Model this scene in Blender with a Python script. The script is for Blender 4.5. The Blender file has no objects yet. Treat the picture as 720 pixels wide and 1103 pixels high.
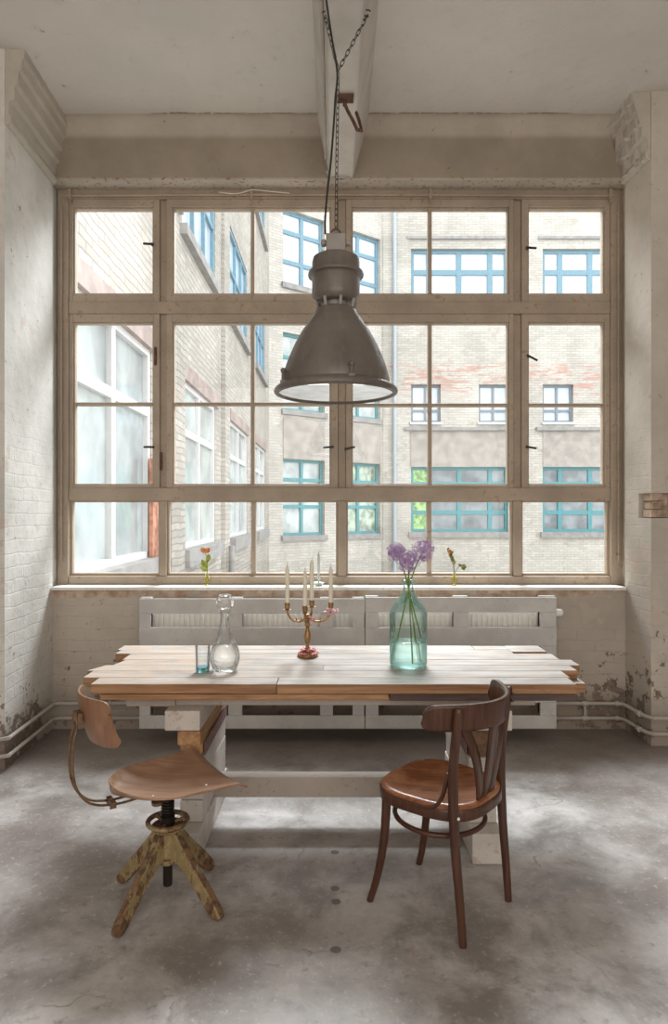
import bpy, bmesh, math, random
from math import sin, cos, pi, radians, sqrt
from mathutils import Vector, Matrix
random.seed(7)
SC = bpy.context.scene
COL = SC.collection
F = 700.0; CX = 360.0; CY = 551.5; EYE = 1.49

def P(px, py, d):
    """point at depth d (metres in front of the lens) seen at a photo pixel"""
    return Vector(((px - CX) * d / F, d, EYE + (CY - py) * d / F))
def PX(px, d): return (px - CX) * d / F
def PZ(py, d): return EYE + (CY - py) * d / F

# ------------------------------------------------------------------ materials
class NT:
    def __init__(s, name):
        s.m = bpy.data.materials.new(name); s.m.use_nodes = True
        s.t = s.m.node_tree; s.t.nodes.clear()
        s.out = s.t.nodes.new('ShaderNodeOutputMaterial')
    def n(s, typ, props=None, **ins):
        nd = s.t.nodes.new('ShaderNode' + typ)
        for k, v in (props or {}).items(): setattr(nd, k, v)
        for k, v in ins.items():
            key = k.replace('_', ' ')
            if k[0] == 'i' and k[1:].isdigit(): sock = nd.inputs[int(k[1:])]
            else: sock = nd.inputs[key]
            s.set(sock, v)
        return nd
    def set(s, sock, v):
        if isinstance(v, bpy.types.NodeSocket): s.t.links.new(v, sock)
        elif isinstance(v, bpy.types.Node): s.t.links.new(v.outputs[0], sock)
        else:
            if isinstance(v, tuple) and len(v) == 3 and sock.type == 'RGBA': v = v + (1,)
            sock.default_value = v
    def math(s, op, a, b=0.0, clamp=False):
        return s.n('Math', {'operation': op, 'use_clamp': clamp}, i0=a, i1=b).outputs[0]
    def mix(s, f, a, b, mode='MIX'):
        nd = s.n('Mix', {'data_type': 'RGBA', 'blend_type': mode})
        s.set(nd.inputs[0], f); s.set(nd.inputs[6], a); s.set(nd.inputs[7], b)
        return nd.outputs[2]
    def ramp(s, f, lo, hi, a=0.0, b=1.0):
        nd = s.n('MapRange', {'interpolation_type': 'SMOOTHSTEP'}, i0=f)
        for i, v in ((1, lo), (2, hi), (3, a), (4, b)): s.set(nd.inputs[i], v)
        return nd.outputs[0]
    def pos(s):
        return s.n('TexCoord').outputs['Object']
    def sep(s, v): return s.n('SeparateXYZ', i0=v).outputs
    def comb(s, x, y, z=0.0): return s.n('CombineXYZ', i0=x, i1=y, i2=z).outputs[0]
    def noise(s, vec, scale, detail=4.0, rough=0.55, dist=0.0):
        return s.n('TexNoise', Vector=vec, Scale=scale, Detail=detail, Roughness=rough, Distortion=dist).outputs[0]
    def scalev(s, vec, sc):
        return s.n('Mapping', i0=vec, i3=sc).outputs[0]
    def bump(s, h, strength=0.3, dist=0.01, normal=None):
        nd = s.n('Bump', Height=h, Strength=strength, Distance=dist)
        if normal is not None: s.set(nd.inputs['Normal'], normal)
        return nd.outputs[0]
    def bsdf(s, color, rough=0.6, metal=0.0, normal=None, spec=0.5, **kw):
        b = s.n('BsdfPrincipled', Roughness=rough, Metallic=metal)
        s.set(b.inputs['Base Color'], color)
        s.set(b.inputs['Specular IOR Level'], spec)
        for k, v in kw.items(): s.set(b.inputs[k.replace('_', ' ')], v)
        if normal is not None: s.set(b.inputs['Normal'], normal)
        s.t.links.new(b.outputs[0], s.out.inputs[0])
        return s.m

def simple(name, c, rough=0.5, metal=0.0, var=0.12, scale=12.0, spec=0.5, bump=0.0):
    t = NT(name); p = t.pos()
    f = t.noise(p, scale, 5)
    col = t.mix(t.ramp(f, .3, .7), tuple(x * (1 - var) for x in c), tuple(min(1, x * (1 + var)) for x in c))
    nm = t.bump(t.noise(p, scale * 4, 3), bump, .004) if bump else None
    return t.bsdf(col, rough, metal, nm, spec)

def wall_mat(name, axis, base=(.70, .655, .59), brickiness=.5, sillband=False, brickz=(2.6, .7)):
    """white painted brick, peeling towards the floor; axis = the horizontal world axis of the wall"""
    t = NT(name); p = t.pos(); x, y, z = t.sep(p)
    u = {'X': x, 'Y': y}[axis]
    vec = t.comb(u, z)
    wob = t.n('VectorMath', {'operation': 'ADD'}, i0=vec, i1=t.n('VectorMath', {'operation': 'SCALE'}, i0=t.n('TexNoise', Vector=p, Scale=5.0, Detail=4.0).outputs[1], Scale=.045).outputs[0]).outputs[0]
    br = t.n('TexBrick', {'offset': .5}, Vector=wob, Scale=1.0, Color1=(1, 1, 1), Color2=(.8, .8, .8), Mortar=(0, 0, 0))
    br.inputs['Brick Width'].default_value = .26; br.inputs['Row Height'].default_value = .079
    br.inputs['Mortar Size'].default_value = .008; br.inputs['Mortar Smooth'].default_value = .9
    n1 = t.noise(p, 2.2, 6, .6); n2 = t.noise(p, 11, 6, .65); n3 = t.noise(p, 34, 5, .6)
    col = t.mix(t.ramp(n1, .3, .7), tuple(c * .86 for c in base), tuple(min(1, c * 1.08) for c in base))
    col = t.mix(t.ramp(n2, .50, .72, 0, .30), col, (.50, .44, .38))
    low = t.ramp(z, .95, .05)                      # more damage near the floor
    vlow = t.ramp(z, .40, .12)
    lines = t.math('MULTIPLY', t.ramp(br.outputs[1], .35, .8, 0, 1), t.math('MULTIPLY', t.ramp(z, brickz[0], brickz[1], 0, 1), t.ramp(n1, .35, .6, .35, 1)))
    crack = t.math('MULTIPLY', lines, t.ramp(t.math('ADD', n2, t.math('MULTIPLY', low, .10)), .52, .64))
    col = t.mix(t.math('MULTIPLY', crack, .40 * brickiness), col, (.22, .18, .15))
    corner = t.math('MULTIPLY', t.ramp(n1, .42, .6), t.math('MAXIMUM', t.ramp(x, -1.05, -1.55), t.ramp(x, 1.55, 1.8)))
    thr = t.math('ADD', t.math('ADD', n2, t.math('MULTIPLY', n3, .35)), t.math('ADD', t.math('MULTIPLY', vlow, .085), t.math('MULTIPLY', t.math('MULTIPLY', low, corner), .215)))
    peel = t.ramp(thr, .872, .892)
    pc = t.mix(t.ramp(n3, .4, .6), (.10, .085, .075), (.27, .20, .15))
    col = t.mix(t.math('MULTIPLY', peel, .88), col, pc)
    fl = t.ramp(t.math('ADD', t.noise(p, 17, 5, .7), t.math('MULTIPLY', n1, .12)), .715, .745)
    col = t.mix(t.math('MULTIPLY', fl, .55), col, (.27, .21, .17))
    # flaked patches down to a paler pinkish plaster
    n5 = t.noise(p, 3.1, 7, .62)
    pk = t.ramp(n5, .615, .63)
    col = t.mix(t.math('MULTIPLY', pk, .5), col, (.60, .49, .42))
    dirt = t.math('MULTIPLY', vlow, t.ramp(n1, .25, .6, .35, .9))
    col = t.mix(t.math('MULTIPLY', dirt, .72), col, (.22, .165, .13))
    if sillband:
        b = t.math('MULTIPLY', t.ramp(z, .895, .91), t.ramp(z, .975, .965))
        b = t.math('MULTIPLY', b, t.ramp(t.noise(p, 5, 5), .36, .5))
        bc = t.mix(t.ramp(n2, .35, .65), (.40, .25, .16), (.66, .52, .42))
        col = t.mix(t.math('MULTIPLY', b, .85), col, bc)
        lint = t.math('MULTIPLY', t.ramp(z, 3.775, 3.79), t.ramp(z, 4.09, 4.04))  # backlit shade of the lintel face, put into the colour
        col = t.mix(t.math('MULTIPLY', lint, .8), col, (.66, .62, .56), 'MULTIPLY')
        # grime on the lintel edge
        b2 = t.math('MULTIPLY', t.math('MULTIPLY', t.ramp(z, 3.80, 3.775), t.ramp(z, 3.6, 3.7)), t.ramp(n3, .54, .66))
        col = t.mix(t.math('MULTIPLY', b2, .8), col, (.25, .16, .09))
    h = t.math('ADD', t.math('MULTIPLY', lines, -.45 * brickiness), t.math('ADD', t.math('MULTIPLY', n2, .55), t.math('MULTIPLY', peel, -.45)))
    nm = t.bump(h, .55, .02)
    return t.bsdf(col, .82, 0, nm, .2)

def ceiling_mat():
    t = NT('ceiling_plaster'); p = t.pos(); x, y, z = t.sep(p)
    n1 = t.noise(p, 1.3, 6, .6); n2 = t.noise(p, 9, 6, .65); n3 = t.noise(p, 30, 4)
    col = t.mix(t.ramp(n1, .3, .7), (.66, .64, .595), (.74, .715, .665))
    col = t.mix(t.ramp(n2, .55, .7, 0, .18), col, (.48, .44, .40))
    spot = t.ramp(t.math('ADD', n2, t.math('MULTIPLY', n3, .4)), .915, .94)
    col = t.mix(t.math('MULTIPLY', spot, .7), col, (.25, .2, .17))
    # flaking crack just in front of the window wall
    yy = t.math('ADD', y, t.math('MULTIPLY', t.math('SUBTRACT', n2, .5), .05))
    ck = t.math('MULTIPLY', t.ramp(yy, 4.355, 4.375), t.ramp(yy, 4.435, 4.41))
    inx = t.math('MULTIPLY', t.ramp(x, -1.25, -1.2), t.ramp(x, 1.62, 1.56))
    ck = t.math('MULTIPLY', t.math('MULTIPLY', ck, inx), t.ramp(n3, .34, .5))
    col = t.mix(t.math('MULTIPLY', ck, .9), col, (.27, .19, .15))
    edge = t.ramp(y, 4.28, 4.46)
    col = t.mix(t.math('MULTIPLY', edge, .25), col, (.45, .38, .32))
    nm = t.bump(t.math('ADD', t.math('MULTIPLY', n2, .6), t.math('MULTIPLY', t.math('ADD', spot, ck), -.6)), .4, .02)
    return t.bsdf(col, .85, 0, nm, .2)

def floor_mat():
    t = NT('worn_concrete'); p = t.pos(); x, y, z = t.sep(p)
    n1 = t.noise(p, .9, 6, .6, .3); n2 = t.noise(p, 3.3, 8, .65, .4); n3 = t.noise(p, 16, 8, .7); n4 = t.noise(p, 90, 3, .6)
    col = t.mix(t.ramp(n2, .34, .64), (.27, .245, .23), (.60, .575, .565))
    col = t.mix(t.ramp(n1, .40, .62, 0, .7), col, (.235, .20, .18))
    col = t.mix(t.ramp(t.noise(p, 38, 6, .75), .54, .70, 0, .55), col, (.70, .68, .665))
    col = t.mix(t.ramp(n3, .46, .30, 0, .6), col, (.19, .15, .125))
    st = t.ramp(t.noise(p, 2.0, 9, .7, .8), .60, .66)
    col = t.mix(t.math('MULTIPLY', st, .35), col, (.25, .21, .18))
    spk = t.ramp(n4, .70, .76)
    col = t.mix(t.math('MULTIPLY', spk, .6), col, (.14, .10, .08))
    # cracks
    v = t.n('TexVoronoi', {'feature': 'DISTANCE_TO_EDGE'}, Vector=t.n('VectorMath', {'operation': 'ADD'}, i0=p, i1=t.n('VectorMath', {'operation': 'SCALE'}, i0=t.n('TexNoise', Vector=p, Scale=4.0, Detail=5.0).outputs[1], Scale=.35).outputs[0]).outputs[0], Scale=.75).outputs[0]
    ck = t.math('MULTIPLY', t.ramp(v, .006, .001), t.ramp(n2, .5, .62))
    col = t.mix(t.math('MULTIPLY', ck, .6), col, (.2, .17, .15))
    # shade of the radiator cover, painted as a dark strip on the floor
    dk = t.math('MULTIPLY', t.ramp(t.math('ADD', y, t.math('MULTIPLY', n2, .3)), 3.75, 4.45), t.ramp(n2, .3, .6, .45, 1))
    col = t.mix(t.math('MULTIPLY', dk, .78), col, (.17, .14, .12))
    # dark filled bolt holes in a row
    for hx, hy in ((361, 918), (361, 957), (362, 971), (362, 1023)):
        d = 1.49 * F / (hy - CY)
        q = t.n('VectorMath', {'operation': 'DISTANCE'}, i0=p, i1=(PX(hx, d), d, 0)).outputs['Value']
        q = t.math('ADD', q, t.math('MULTIPLY', t.math('SUBTRACT', n3, .5), .015))
        col = t.mix(t.ramp(q, .021, .015, 0, .8), col, (.10, .085, .08))
    rough = t.ramp(n2, .3, .7, .30, .55)
    nm = t.bump(t.math('ADD', n3, t.math('MULTIPLY', ck, -1.0)), .22, .01)
    return t.bsdf(col, rough, 0, nm, .42)

def facade_mat(name, rotz=0.0, red=False, axis='X', base=(.74, .70, .62)):
    """whitewashed brick; axis = the object axis that runs along the wall"""
    t = NT(name); p = t.pos(); x, y, z = t.sep(p)
    u = x if axis == 'X' else y
    vec = t.comb(u, z)
    amp = .10 if axis == 'Y' else .03
    vec = t.n('VectorMath', {'operation': 'ADD'}, i0=vec, i1=t.n('VectorMath', {'operation': 'SCALE'}, i0=t.n('TexNoise', Vector=p, Scale=2.2, Detail=5.0).outputs[1], Scale=amp).outputs[0]).outputs[0]
    br = t.n('TexBrick', {'offset': .5}, Vector=vec, Scale=1.0, Color1=(1, 1, 1), Color2=(.66, .66, .66), Mortar=(.42, .42, .42))
    br.inputs['Brick Width'].default_value = .34; br.inputs['Row Height'].default_value = .105
    br.inputs['Mortar Size'].default_value = .012; br.inputs['Mortar Smooth'].default_value = .3
    n1 = t.noise(p, .45, 6, .6); n2 = t.noise(p, 2.6, 6, .65); n3 = t.noise(p, 8, 5)
    col = t.mix(t.ramp(n1, .3, .7), tuple(c * .86 for c in base), tuple(min(1, c * 1.1) for c in base))
    col = t.mix(.62 if axis == 'Y' else .5, col, br.outputs[0], 'MULTIPLY')
    col = t.mix(t.ramp(n2, .52, .70, 0, .55), col, (.42, .37, .32))
    bare = t.ramp(t.math('ADD', n2, t.math('MULTIPLY', n3, .3)), .74, .80)
    col = t.mix(t.math('MULTIPLY', bare, .45), col, (.42, .36, .31))
    if red:
        nb = t.noise(t.scalev(p, (1.0, 1.0, 7.0)), .9, 6, .7)
        msk = t.math('MULTIPLY', t.math('MULTIPLY', t.ramp(z, 6.3, 6.7), t.ramp(z, 8.05, 7.7)), t.math('MULTIPLY', t.ramp(nb, .50, .56), t.ramp(br.outputs[1], .5, .1)))
        col = t.mix(t.math('MULTIPLY', msk, .7), col, (.52, .22, .16))
        # water stains under the ledge
        s = t.math('MULTIPLY', t.math('MULTIPLY', t.ramp(z, 3.6, 4.8), t.ramp(z, 5.1, 5.0)), t.ramp(t.noise(t.scalev(p, (2.2, 1, .3)), 1.5, 4), .42, .62))
        col = t.mix(t.math('MULTIPLY', s, .4), col, (.36, .32, .29))
    h = t.math('SUBTRACT', t.math('MULTIPLY', n3, .5), t.math('MULTIPLY', br.outputs[1], .6))
    return t.bsdf(col, .9, 0, t.bump(h, .5, .03), .1)

def frame_paint(name, c=(.42, .34, .265)):
    """old cream paint on window timber, brown where it is worn"""
    t = NT(name); p = t.pos()
    n1 = t.noise(p, 3, 5); n2 = t.noise(t.scalev(p, (1, 1, 1)), 22, 6, .7); n3 = t.noise(p, 60, 3)
    col = t.mix(t.ramp(n1, .3, .7), tuple(v * .86 for v in c), tuple(v * 1.1 for v in c))
    w = t.ramp(t.math('ADD', n2, t.math('MULTIPLY', n1, .4)), .80, .88)
    col = t.mix(t.math('MULTIPLY', w, .7), col, (.33, .20, .12))
    col = t.mix(t.ramp(n3, .62, .7, 0, .5), col, (.22, .15, .1))
    return t.bsdf(col, .6, 0, t.bump(n2, .25, .004), .35)

def plank_mat():
    """whitewashed top faces, raw brown timber on the edges"""
    t = NT('whitewashed_plank'); p = t.pos(); x, y, z = t.sep(p)
    rnd = t.n('ObjectInfo').outputs['Random']
    off = t.comb(t.math('MULTIPLY', rnd, 13.0), t.math('MULTIPLY', rnd, 7.0), 0.0)
    q = t.n('VectorMath', {'operation': 'ADD'}, i0=p, i1=off).outputs[0]
    g = t.noise(t.scalev(q, (1.2, 26, 26)), 1.6, 6, .6, .6)
    n = t.noise(t.scalev(q, (1, 3, 3)), 2.6, 6, .6); n2 = t.noise(t.scalev(q, (3, 9, 9)), 4, 6, .7)
    left = t.ramp(x, .1, -.95)
    wa = t.mix(t.ramp(n, .3, .7), (.29, .255, .23), (.52, .485, .455))
    wa = t.mix(t.ramp(g, .46, .68, 0, .6), wa, (.25, .19, .15))
    wa = t.mix(t.math('MULTIPLY', t.ramp(t.math('ADD', n2, t.math('MULTIPLY', left, .10)), .50, .66), .75), wa, (.50, .35, .235))
    wa = t.mix(t.ramp(n2, .36, .28, 0, .75), wa, (.17, .115, .085))
    br = t.mix(t.ramp(g, .3, .7), (.25, .125, .06), (.48, .27, .14))
    br = t.mix(t.ramp(n2, .55, .7, 0, .5), br, (.15, .08, .045))
    nz = t.sep(t.n('NewGeometry').outputs['Normal'])[2]
    col = t.mix(t.ramp(nz, .05, .35), br, wa)
    return t.bsdf(col, .55, 0, t.bump(g, .3, .006), .4)

def wood(name, a, b, axis=0, rough=.4, grain=22.0, wear=None, spec=.5):
    t = NT(name); p = t.pos()
    sc = [grain] * 3; sc[axis] = 1.6
    g = t.noise(t.scalev(p, tuple(sc)), 1.7, 6, .6, 1.2); n = t.noise(p, 7, 5)
    col = t.mix(t.ramp(g, .3, .72), a, b)
    if wear: col = t.mix(t.ramp(n, .48, .68, 0, .8), col, wear)
    else: col = t.mix(t.ramp(n, .5, .75, 0, .4), col, tuple(c * .6 for c in a))
    return t.bsdf(col, rough, 0, t.bump(g, .12, .003), spec)

def white_timber(name, c=(.60, .56, .52), worn=.5, tint=(.40, .28, .19)):
    t = NT(name); p = t.pos()
    n1 = t.noise(p, 3.2, 6, .6); n2 = t.noise(p, 18, 6, .7); n3 = t.noise(p, 55, 3)
    col = t.mix(t.ramp(n1, .3, .7), tuple(v * .86 for v in c), tuple(min(1, v * 1.1) for v in c))
    col = t.mix(t.ramp(n2, .56, .68, 0, worn), col, tint)
    col = t.mix(t.ramp(n3, .66, .72, 0, .6), col, (.12, .09, .08))
    return t.bsdf(col, .6, 0, t.bump(n2, .2, .004), .35)

def chipped(name, top=(.35, .265, .13), under=(.085, .045, .03)):
    """yellow paint chipped down to dark wood"""
    t = NT(name); p = t.pos()
    n1 = t.noise(t.scalev(p, (1, 1, .5)), 24, 7, .7); n2 = t.noise(p, 45, 5, .6)
    col = t.mix(t.ramp(n2, .3, .7), tuple(v * .72 for v in top), tuple(v * 1.12 for v in top))
    nz = t.ramp(t.sep(t.n('NewGeometry').outputs['Normal'])[2], .25, .6)
    low = t.ramp(t.sep(p)[2], .06, .0)
    m = t.ramp(t.math('ADD', t.math('ADD', n1, t.math('MULTIPLY', n2, .22)), t.math('ADD', t.math('MULTIPLY', nz, .13), t.math('MULTIPLY', low, .12))), .63, .66)
    col = t.mix(t.math('MULTIPLY', m, .92), col, t.mix(t.ramp(n2, .4, .6), under, (.22, .12, .06)))
    return t.bsdf(col, t.ramp(m, 0, 1, .45, .7), 0, t.bump(m, -.4, .004), .4)

def lamp_enamel():
    t = NT('weathered_lamp_enamel'); p = t.pos(); x, y, z = t.sep(p)
    n = t.noise(p, 6, 6, .6); n2 = t.noise(p, 28, 6, .7); n3 = t.noise(t.scalev(p, (14, 14, 1.2)), 1.6, 4)
    col = t.mix(t.ramp(n, .3, .7), (.125, .105, .092), (.185, .16, .14))
    col = t.mix(t.ramp(n3, .5, .7, 0, .35), col, (.25, .20, .16))
    col = t.mix(t.ramp(n2, .62, .72, 0, .6), col, (.20, .11, .06))
    return t.bsdf(col, t.ramp(n2, .3, .7, .30, .48), .0, t.bump(n2, .1, .003), .6)

def thin_glass(name, tint=(1, 1, 1), edge=(.8, .9, .9), refl=1.0, rough=0.0, blend=.35, gtint=(1, 1, 1)):
    t = NT(name)
    lw = t.n('LayerWeight', Blend=blend)
    c = t.mix(lw.outputs['Facing'], tint, edge)
    tr = t.n('BsdfTransparent', Color=c)
    gl = t.n('BsdfGlossy', Color=gtint, Roughness=rough)
    f = t.math('MULTIPLY', t.n('Fresnel', IOR=1.45).outputs[0], refl, True)
    mx = t.n('MixShader', i0=f, i1=tr.outputs[0], i2=gl.outputs[0])
    t.t.links.new(mx.outputs[0], t.out.inputs[0])
    return t.m

def water_mat(name, c):
    t = NT(name)
    g = t.n('BsdfGlass', Color=c, Roughness=0.0, IOR=1.33)
    tr = t.n('BsdfTransparent', Color=c)
    mx = t.n('MixShader', i0=.45, i1=g.outputs[0], i2=tr.outputs[0])
    t.t.links.new(mx.outputs[0], t.out.inputs[0])
    return t.m

M = {}
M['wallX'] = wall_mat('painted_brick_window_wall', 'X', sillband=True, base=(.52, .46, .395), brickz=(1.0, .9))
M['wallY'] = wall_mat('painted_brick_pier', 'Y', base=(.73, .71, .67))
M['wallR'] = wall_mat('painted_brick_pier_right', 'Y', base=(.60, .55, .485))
M['cornice'] = wall_mat('cornice_plaster', 'Y', brickiness=.0, base=(.56, .52, .455))
M['beam'] = simple('beam_plaster', (.60, .57, .52), .8, var=.08, scale=4, spec=.2, bump=.2)
M['ceiling'] = ceiling_mat()
M['floor'] = floor_mat()
M['plainwall'] = simple('plain_plaster', (.62, .58, .53), .85, spec=.2)
M['sill'] = white_timber('white_sill_paint', (.80, .77, .73), .3)
M['frame'] = frame_paint('old_cream_window_paint')
M['frame2'] = frame_paint('old_cream_sash_paint', (.45, .37, .29))
M['iron'] = simple('dark_iron', (.07, .06, .055), .45, .7)
M['rust'] = simple('rusty_iron', (.13, .06, .04), .7, .2, .5, 30)
M['pipe'] = white_timber('painted_pipe', (.47, .43, .39), .4, (.3, .24, .2))
M['plank'] = plank_mat()
M['fascia'] = wood('raw_pine_edge', (.32, .16, .07), (.56, .32, .16), 0, .6)
M['darkedge'] = wood('dark_plank_edge', (.07, .045, .04), (.14, .09, .075), 0, .6)
M['white'] = white_timber('white_painted_timber', (.66, .62, .575))
M['white2'] = white_timber('grey_painted_timber', (.44, .38, .33), .4)
M['raw'] = wood('raw_orange_timber', (.34, .17, .07), (.58, .35, .18), 1, .6)
M['shaderaw'] = wood('shaded_raw_timber', (.15, .08, .045), (.26, .15, .085), 1, .6)  # raw timber with the right trestle's shade put into the colour
M['plum'] = white_timber('plum_painted_timber', (.27, .17, .17), .5, (.6, .55, .5))
M['pallet'] = white_timber('pallet_white_paint', (.60, .59, .57), .3, (.45, .38, .32))
M['radiator'] = simple('radiator_enamel', (.82, .80, .74), .35, var=.04)
M['valve'] = simple('white_valve', (.85, .85, .83), .4, var=.03)
M['lamp'] = lamp_enamel()
M['lampin'] = simple('lamp_reflector', (.70, .68, .64), .35, 0, .06)
M['lampgrey'] = simple('grey_cast_box', (.34, .31, .285), .5, .1, .1)
M['chain'] = simple('old_chain', (.10, .085, .07), .45, .8, .3)
M['cable'] = simple('black_cable', (.02, .02, .02), .5)
M['ply'] = wood('bent_plywood', (.30, .165, .10), (.42, .255, .165), 0, .36, 18)
M['plyback'] = wood('bent_plywood_back', (.235, .115, .06), (.33, .175, .10), 2, .4, 18)
M['yellow'] = chipped('chipped_yellow_paint')
M['screw'] = simple('greased_screw', (.045, .035, .03), .35, .7)
M['rod'] = chipped('worn_rod_paint', (.19, .115, .06), (.06, .035, .025))
M['bent'] = wood('dark_bentwood', (.060, .024, .014), (.115, .048, .027), 2, .3, 20)
M['chairseat'] = wood('worn_chair_seat', (.20, .068, .028), (.36, .145, .065), 0, .26, 16, wear=(.48, .24, .12))
M['brass'] = simple('aged_brass', (.34, .20, .09), .4, .75, .35, 60)
M['pink'] = simple('pink_wax_roses', (.72, .22, .26), .5, 0, .35, 70)
M['pinkpale'] = simple('pale_pink_petals', (.78, .45, .50), .5, 0, .2, 70)
M['wax'] = simple('ivory_wax', (.80, .755, .62), .45, 0, .03)
M['waxgrey'] = simple('grey_green_wax', (.62, .64, .60), .5, 0, .03)
M['wick'] = simple('candle_wick', (.12, .1, .08), .8)
M['dish'] = simple('verdigris_dish', (.55, .62, .56), .35, .1, .15)
M['stem'] = simple('green_stem', (.16, .27, .05), .5, 0, .25)
M['stemtop'] = simple('pale_stem', (.27, .25, .11), .5, 0, .2)
M['leaf'] = simple('yellow_green_leaf', (.33, .38, .06), .5, 0, .3, 40)
M['leafdull'] = simple('dull_olive_leaf', (.24, .25, .08), .5, 0, .3, 40)
M['orange'] = simple('orange_petal', (.62, .23, .07), .5, 0, .3, 60)
M['violet'] = simple('violet_floret', (.44, .27, .54), .6, 0, .35, 60)
M['violet2'] = simple('lilac_floret', (.62, .46, .70), .6, 0, .3, 60)
M['pane'] = thin_glass('window_glass', (.97, .985, .985), (.9, .95, .95), .75)
M['lampglass'] = thin_glass('lamp_glass', (.80, .82, .82), (.7, .72, .72), 1.6, .0, .3)
M['bottle'] = thin_glass('aqua_glass', (.91, .985, .975), (.56, .84, .82), .8, 0, .42)
M['clear'] = thin_glass('clear_glass', (.99, .995, .995), (.86, .88, .885), .85, 0, .35)
M['blue'] = thin_glass('blue_tinted_glass', (.975, .99, 1), (.84, .92, .95), .8, 0, .35)
M['bluebase'] = thin_glass('strong_blue_glass', (.62, .87, .95), (.42, .74, .88), .9, 0, .4)
M['amber'] = thin_glass('yellow_green_glass', (.94, .90, .60), (.72, .66, .30), .8, 0, .4)
M['water'] = water_mat('water', (.99, 1, 1))
M['aquawater'] = water_mat('aqua_water', (.90, .985, .97))
M['cord'] = simple('cream_cord', (.72, .66, .56), .7)
# outside
M['facadeL'] = facade_mat('rough_wing_brick', axis='Y', base=(.52, .48, .425))
M['facadeF'] = facade_mat('far_facade_brick', axis='X', red=True, base=(.60, .56, .495))
M['facadeD'] = facade_mat('corner_facade_brick', axis='X', base=(.60, .56, .50))
M['spandrel'] = simple('grey_render', (.41, .37, .33), .9, var=.15, scale=2.5, spec=.1)
M['stone'] = simple('grey_stone_sill', (.31, .295, .28), .8, var=.15, scale=4)
M['lintelsteel'] = simple('brown_steel_lintel', (.36, .285, .255), .7, .0, .2, 3)
M['barebrick'] = simple('flaking_bare_brick', (.46, .35, .27), .9, 0, .4, 14, .1, 1.0)
M['redbrick'] = simple('bare_red_brick', (.42, .20, .13), .9, 0, .5, 6)
M['whiteframe'] = simple('white_window_paint', (.66, .65, .64), .5, var=.03)
M['teal'] = simple('teal_steel_frame', (.10, .29, .31), .5, 0, .08)
M['hazeblue'] = simple('haze_paled_steel_frame', (.17, .29, .35), .5, 0, .08)  # frame blue lightened by haze, put into the colour
M['greyframe'] = simple('grey_steel_frame', (.22, .25, .27), .5, 0, .08)
M['pipeblue'] = simple('grey_blue_downpipe', (.40, .44, .47), .5, .0, .06)
def outpane(name, c, rough=.08, var=.25, scale=1.1, spec=.8):  # opaque panes: reflected brightness painted into the base colour
    return simple(name, c, rough, 0, var, scale, spec)
M['gl_dark'] = outpane('dark_reflecting_glass', (.20, .22, .225), var=.5)
M['gl_mid'] = outpane('grey_green_reflecting_glass', (.42, .46, .44), var=.35)
M['gl_pale'] = outpane('pale_reflecting_glass', (.40, .44, .44), var=.35, scale=.8)
M['gl_sky'] = outpane('painted_sky_glass', (.56, .62, .69), var=.12)
M['gl_green'] = outpane('green_plants_behind_glass', (.28, .50, .14), var=.6, scale=5)
M['gl_greenish'] = outpane('plants_behind_glass', (.33, .40, .30), var=.5, scale=3)
M['ground'] = simple('courtyard_paving', (.45, .43, .40), .9, 0, .15, 1.5)

# ------------------------------------------------------------------ mesh helpers
def V(*a): return Vector(a)
def B(): return bmesh.new()
def quad(bm, pts):
    vs = [bm.verts.new(p) for p in pts]
    return bm.faces.new(vs)
def box(bm, x0, x1, y0, y1, z0, z1, mat=None):
    c = [V(x, y, z) for x in (x0, x1) for y in (y0, y1) for z in (z0, z1)]
    if mat is not None: c = [mat @ v for v in c]
    v = [bm.verts.new(p) for p in c]
    for f in ((0, 1, 3, 2), (4, 6, 7, 5), (0, 4, 5, 1), (2, 3, 7, 6), (0, 2, 6, 4), (1, 5, 7, 3)):
        bm.faces.new([v[i] for i in f])
def lathe(bm, prof, at=(0, 0, 0), seg=40, mat=None, close=False):
    """prof: (radius, z) pairs; radius 0 ends are capped with a single vertex"""
    at = Vector(at); rings = []
    for r, z in prof:
        if r < 1e-6:
            p = V(0, 0, z); p = mat @ p if mat else p
            rings.append([bm.verts.new(p + at)])
        else:
            ring = []
            for i in range(seg):
                a = 2 * pi * i / seg
                p = V(r * cos(a), r * sin(a), z); p = mat @ p if mat else p
                ring.append(bm.verts.new(p + at))
            rings.append(ring)
    pairs = list(zip(rings, rings[1:]))
    if close: pairs.append((rings[-1], rings[0]))
    for a, b in pairs:
        if len(a) == 1 and len(b) == 1: continue
        for i in range(seg):
            j = (i + 1) % seg
            if len(a) == 1: bm.faces.new((a[0], b[j], b[i]))
            elif len(b) == 1: bm.faces.new((a[i], a[j], b[0]))
            else: bm.faces.new((a[i], a[j], b[j], b[i]))
    return rings
def cap(bm, ring, flip=False):
    bm.faces.new(ring if not flip else ring[::-1])
def spline(pts, n=8):
    pts = [Vector(p) for p in pts]
    if len(pts) < 3: return pts
    out = []
    for i in range(len(pts) - 1):
        p0 = pts[max(i - 1, 0)]; p1 = pts[i]; p2 = pts[i + 1]; p3 = pts[min(i + 2, len(pts) - 1)]
        for k in range(n):
            t = k / n
            out.append(.5 * ((2 * p1) + (p2 - p0) * t + (2 * p0 - 5 * p1 + 4 * p2 - p3) * t * t + (3 * p1 - p0 - 3 * p2 + p3) * t ** 3))
    out.append(pts[-1]); return out
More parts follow.
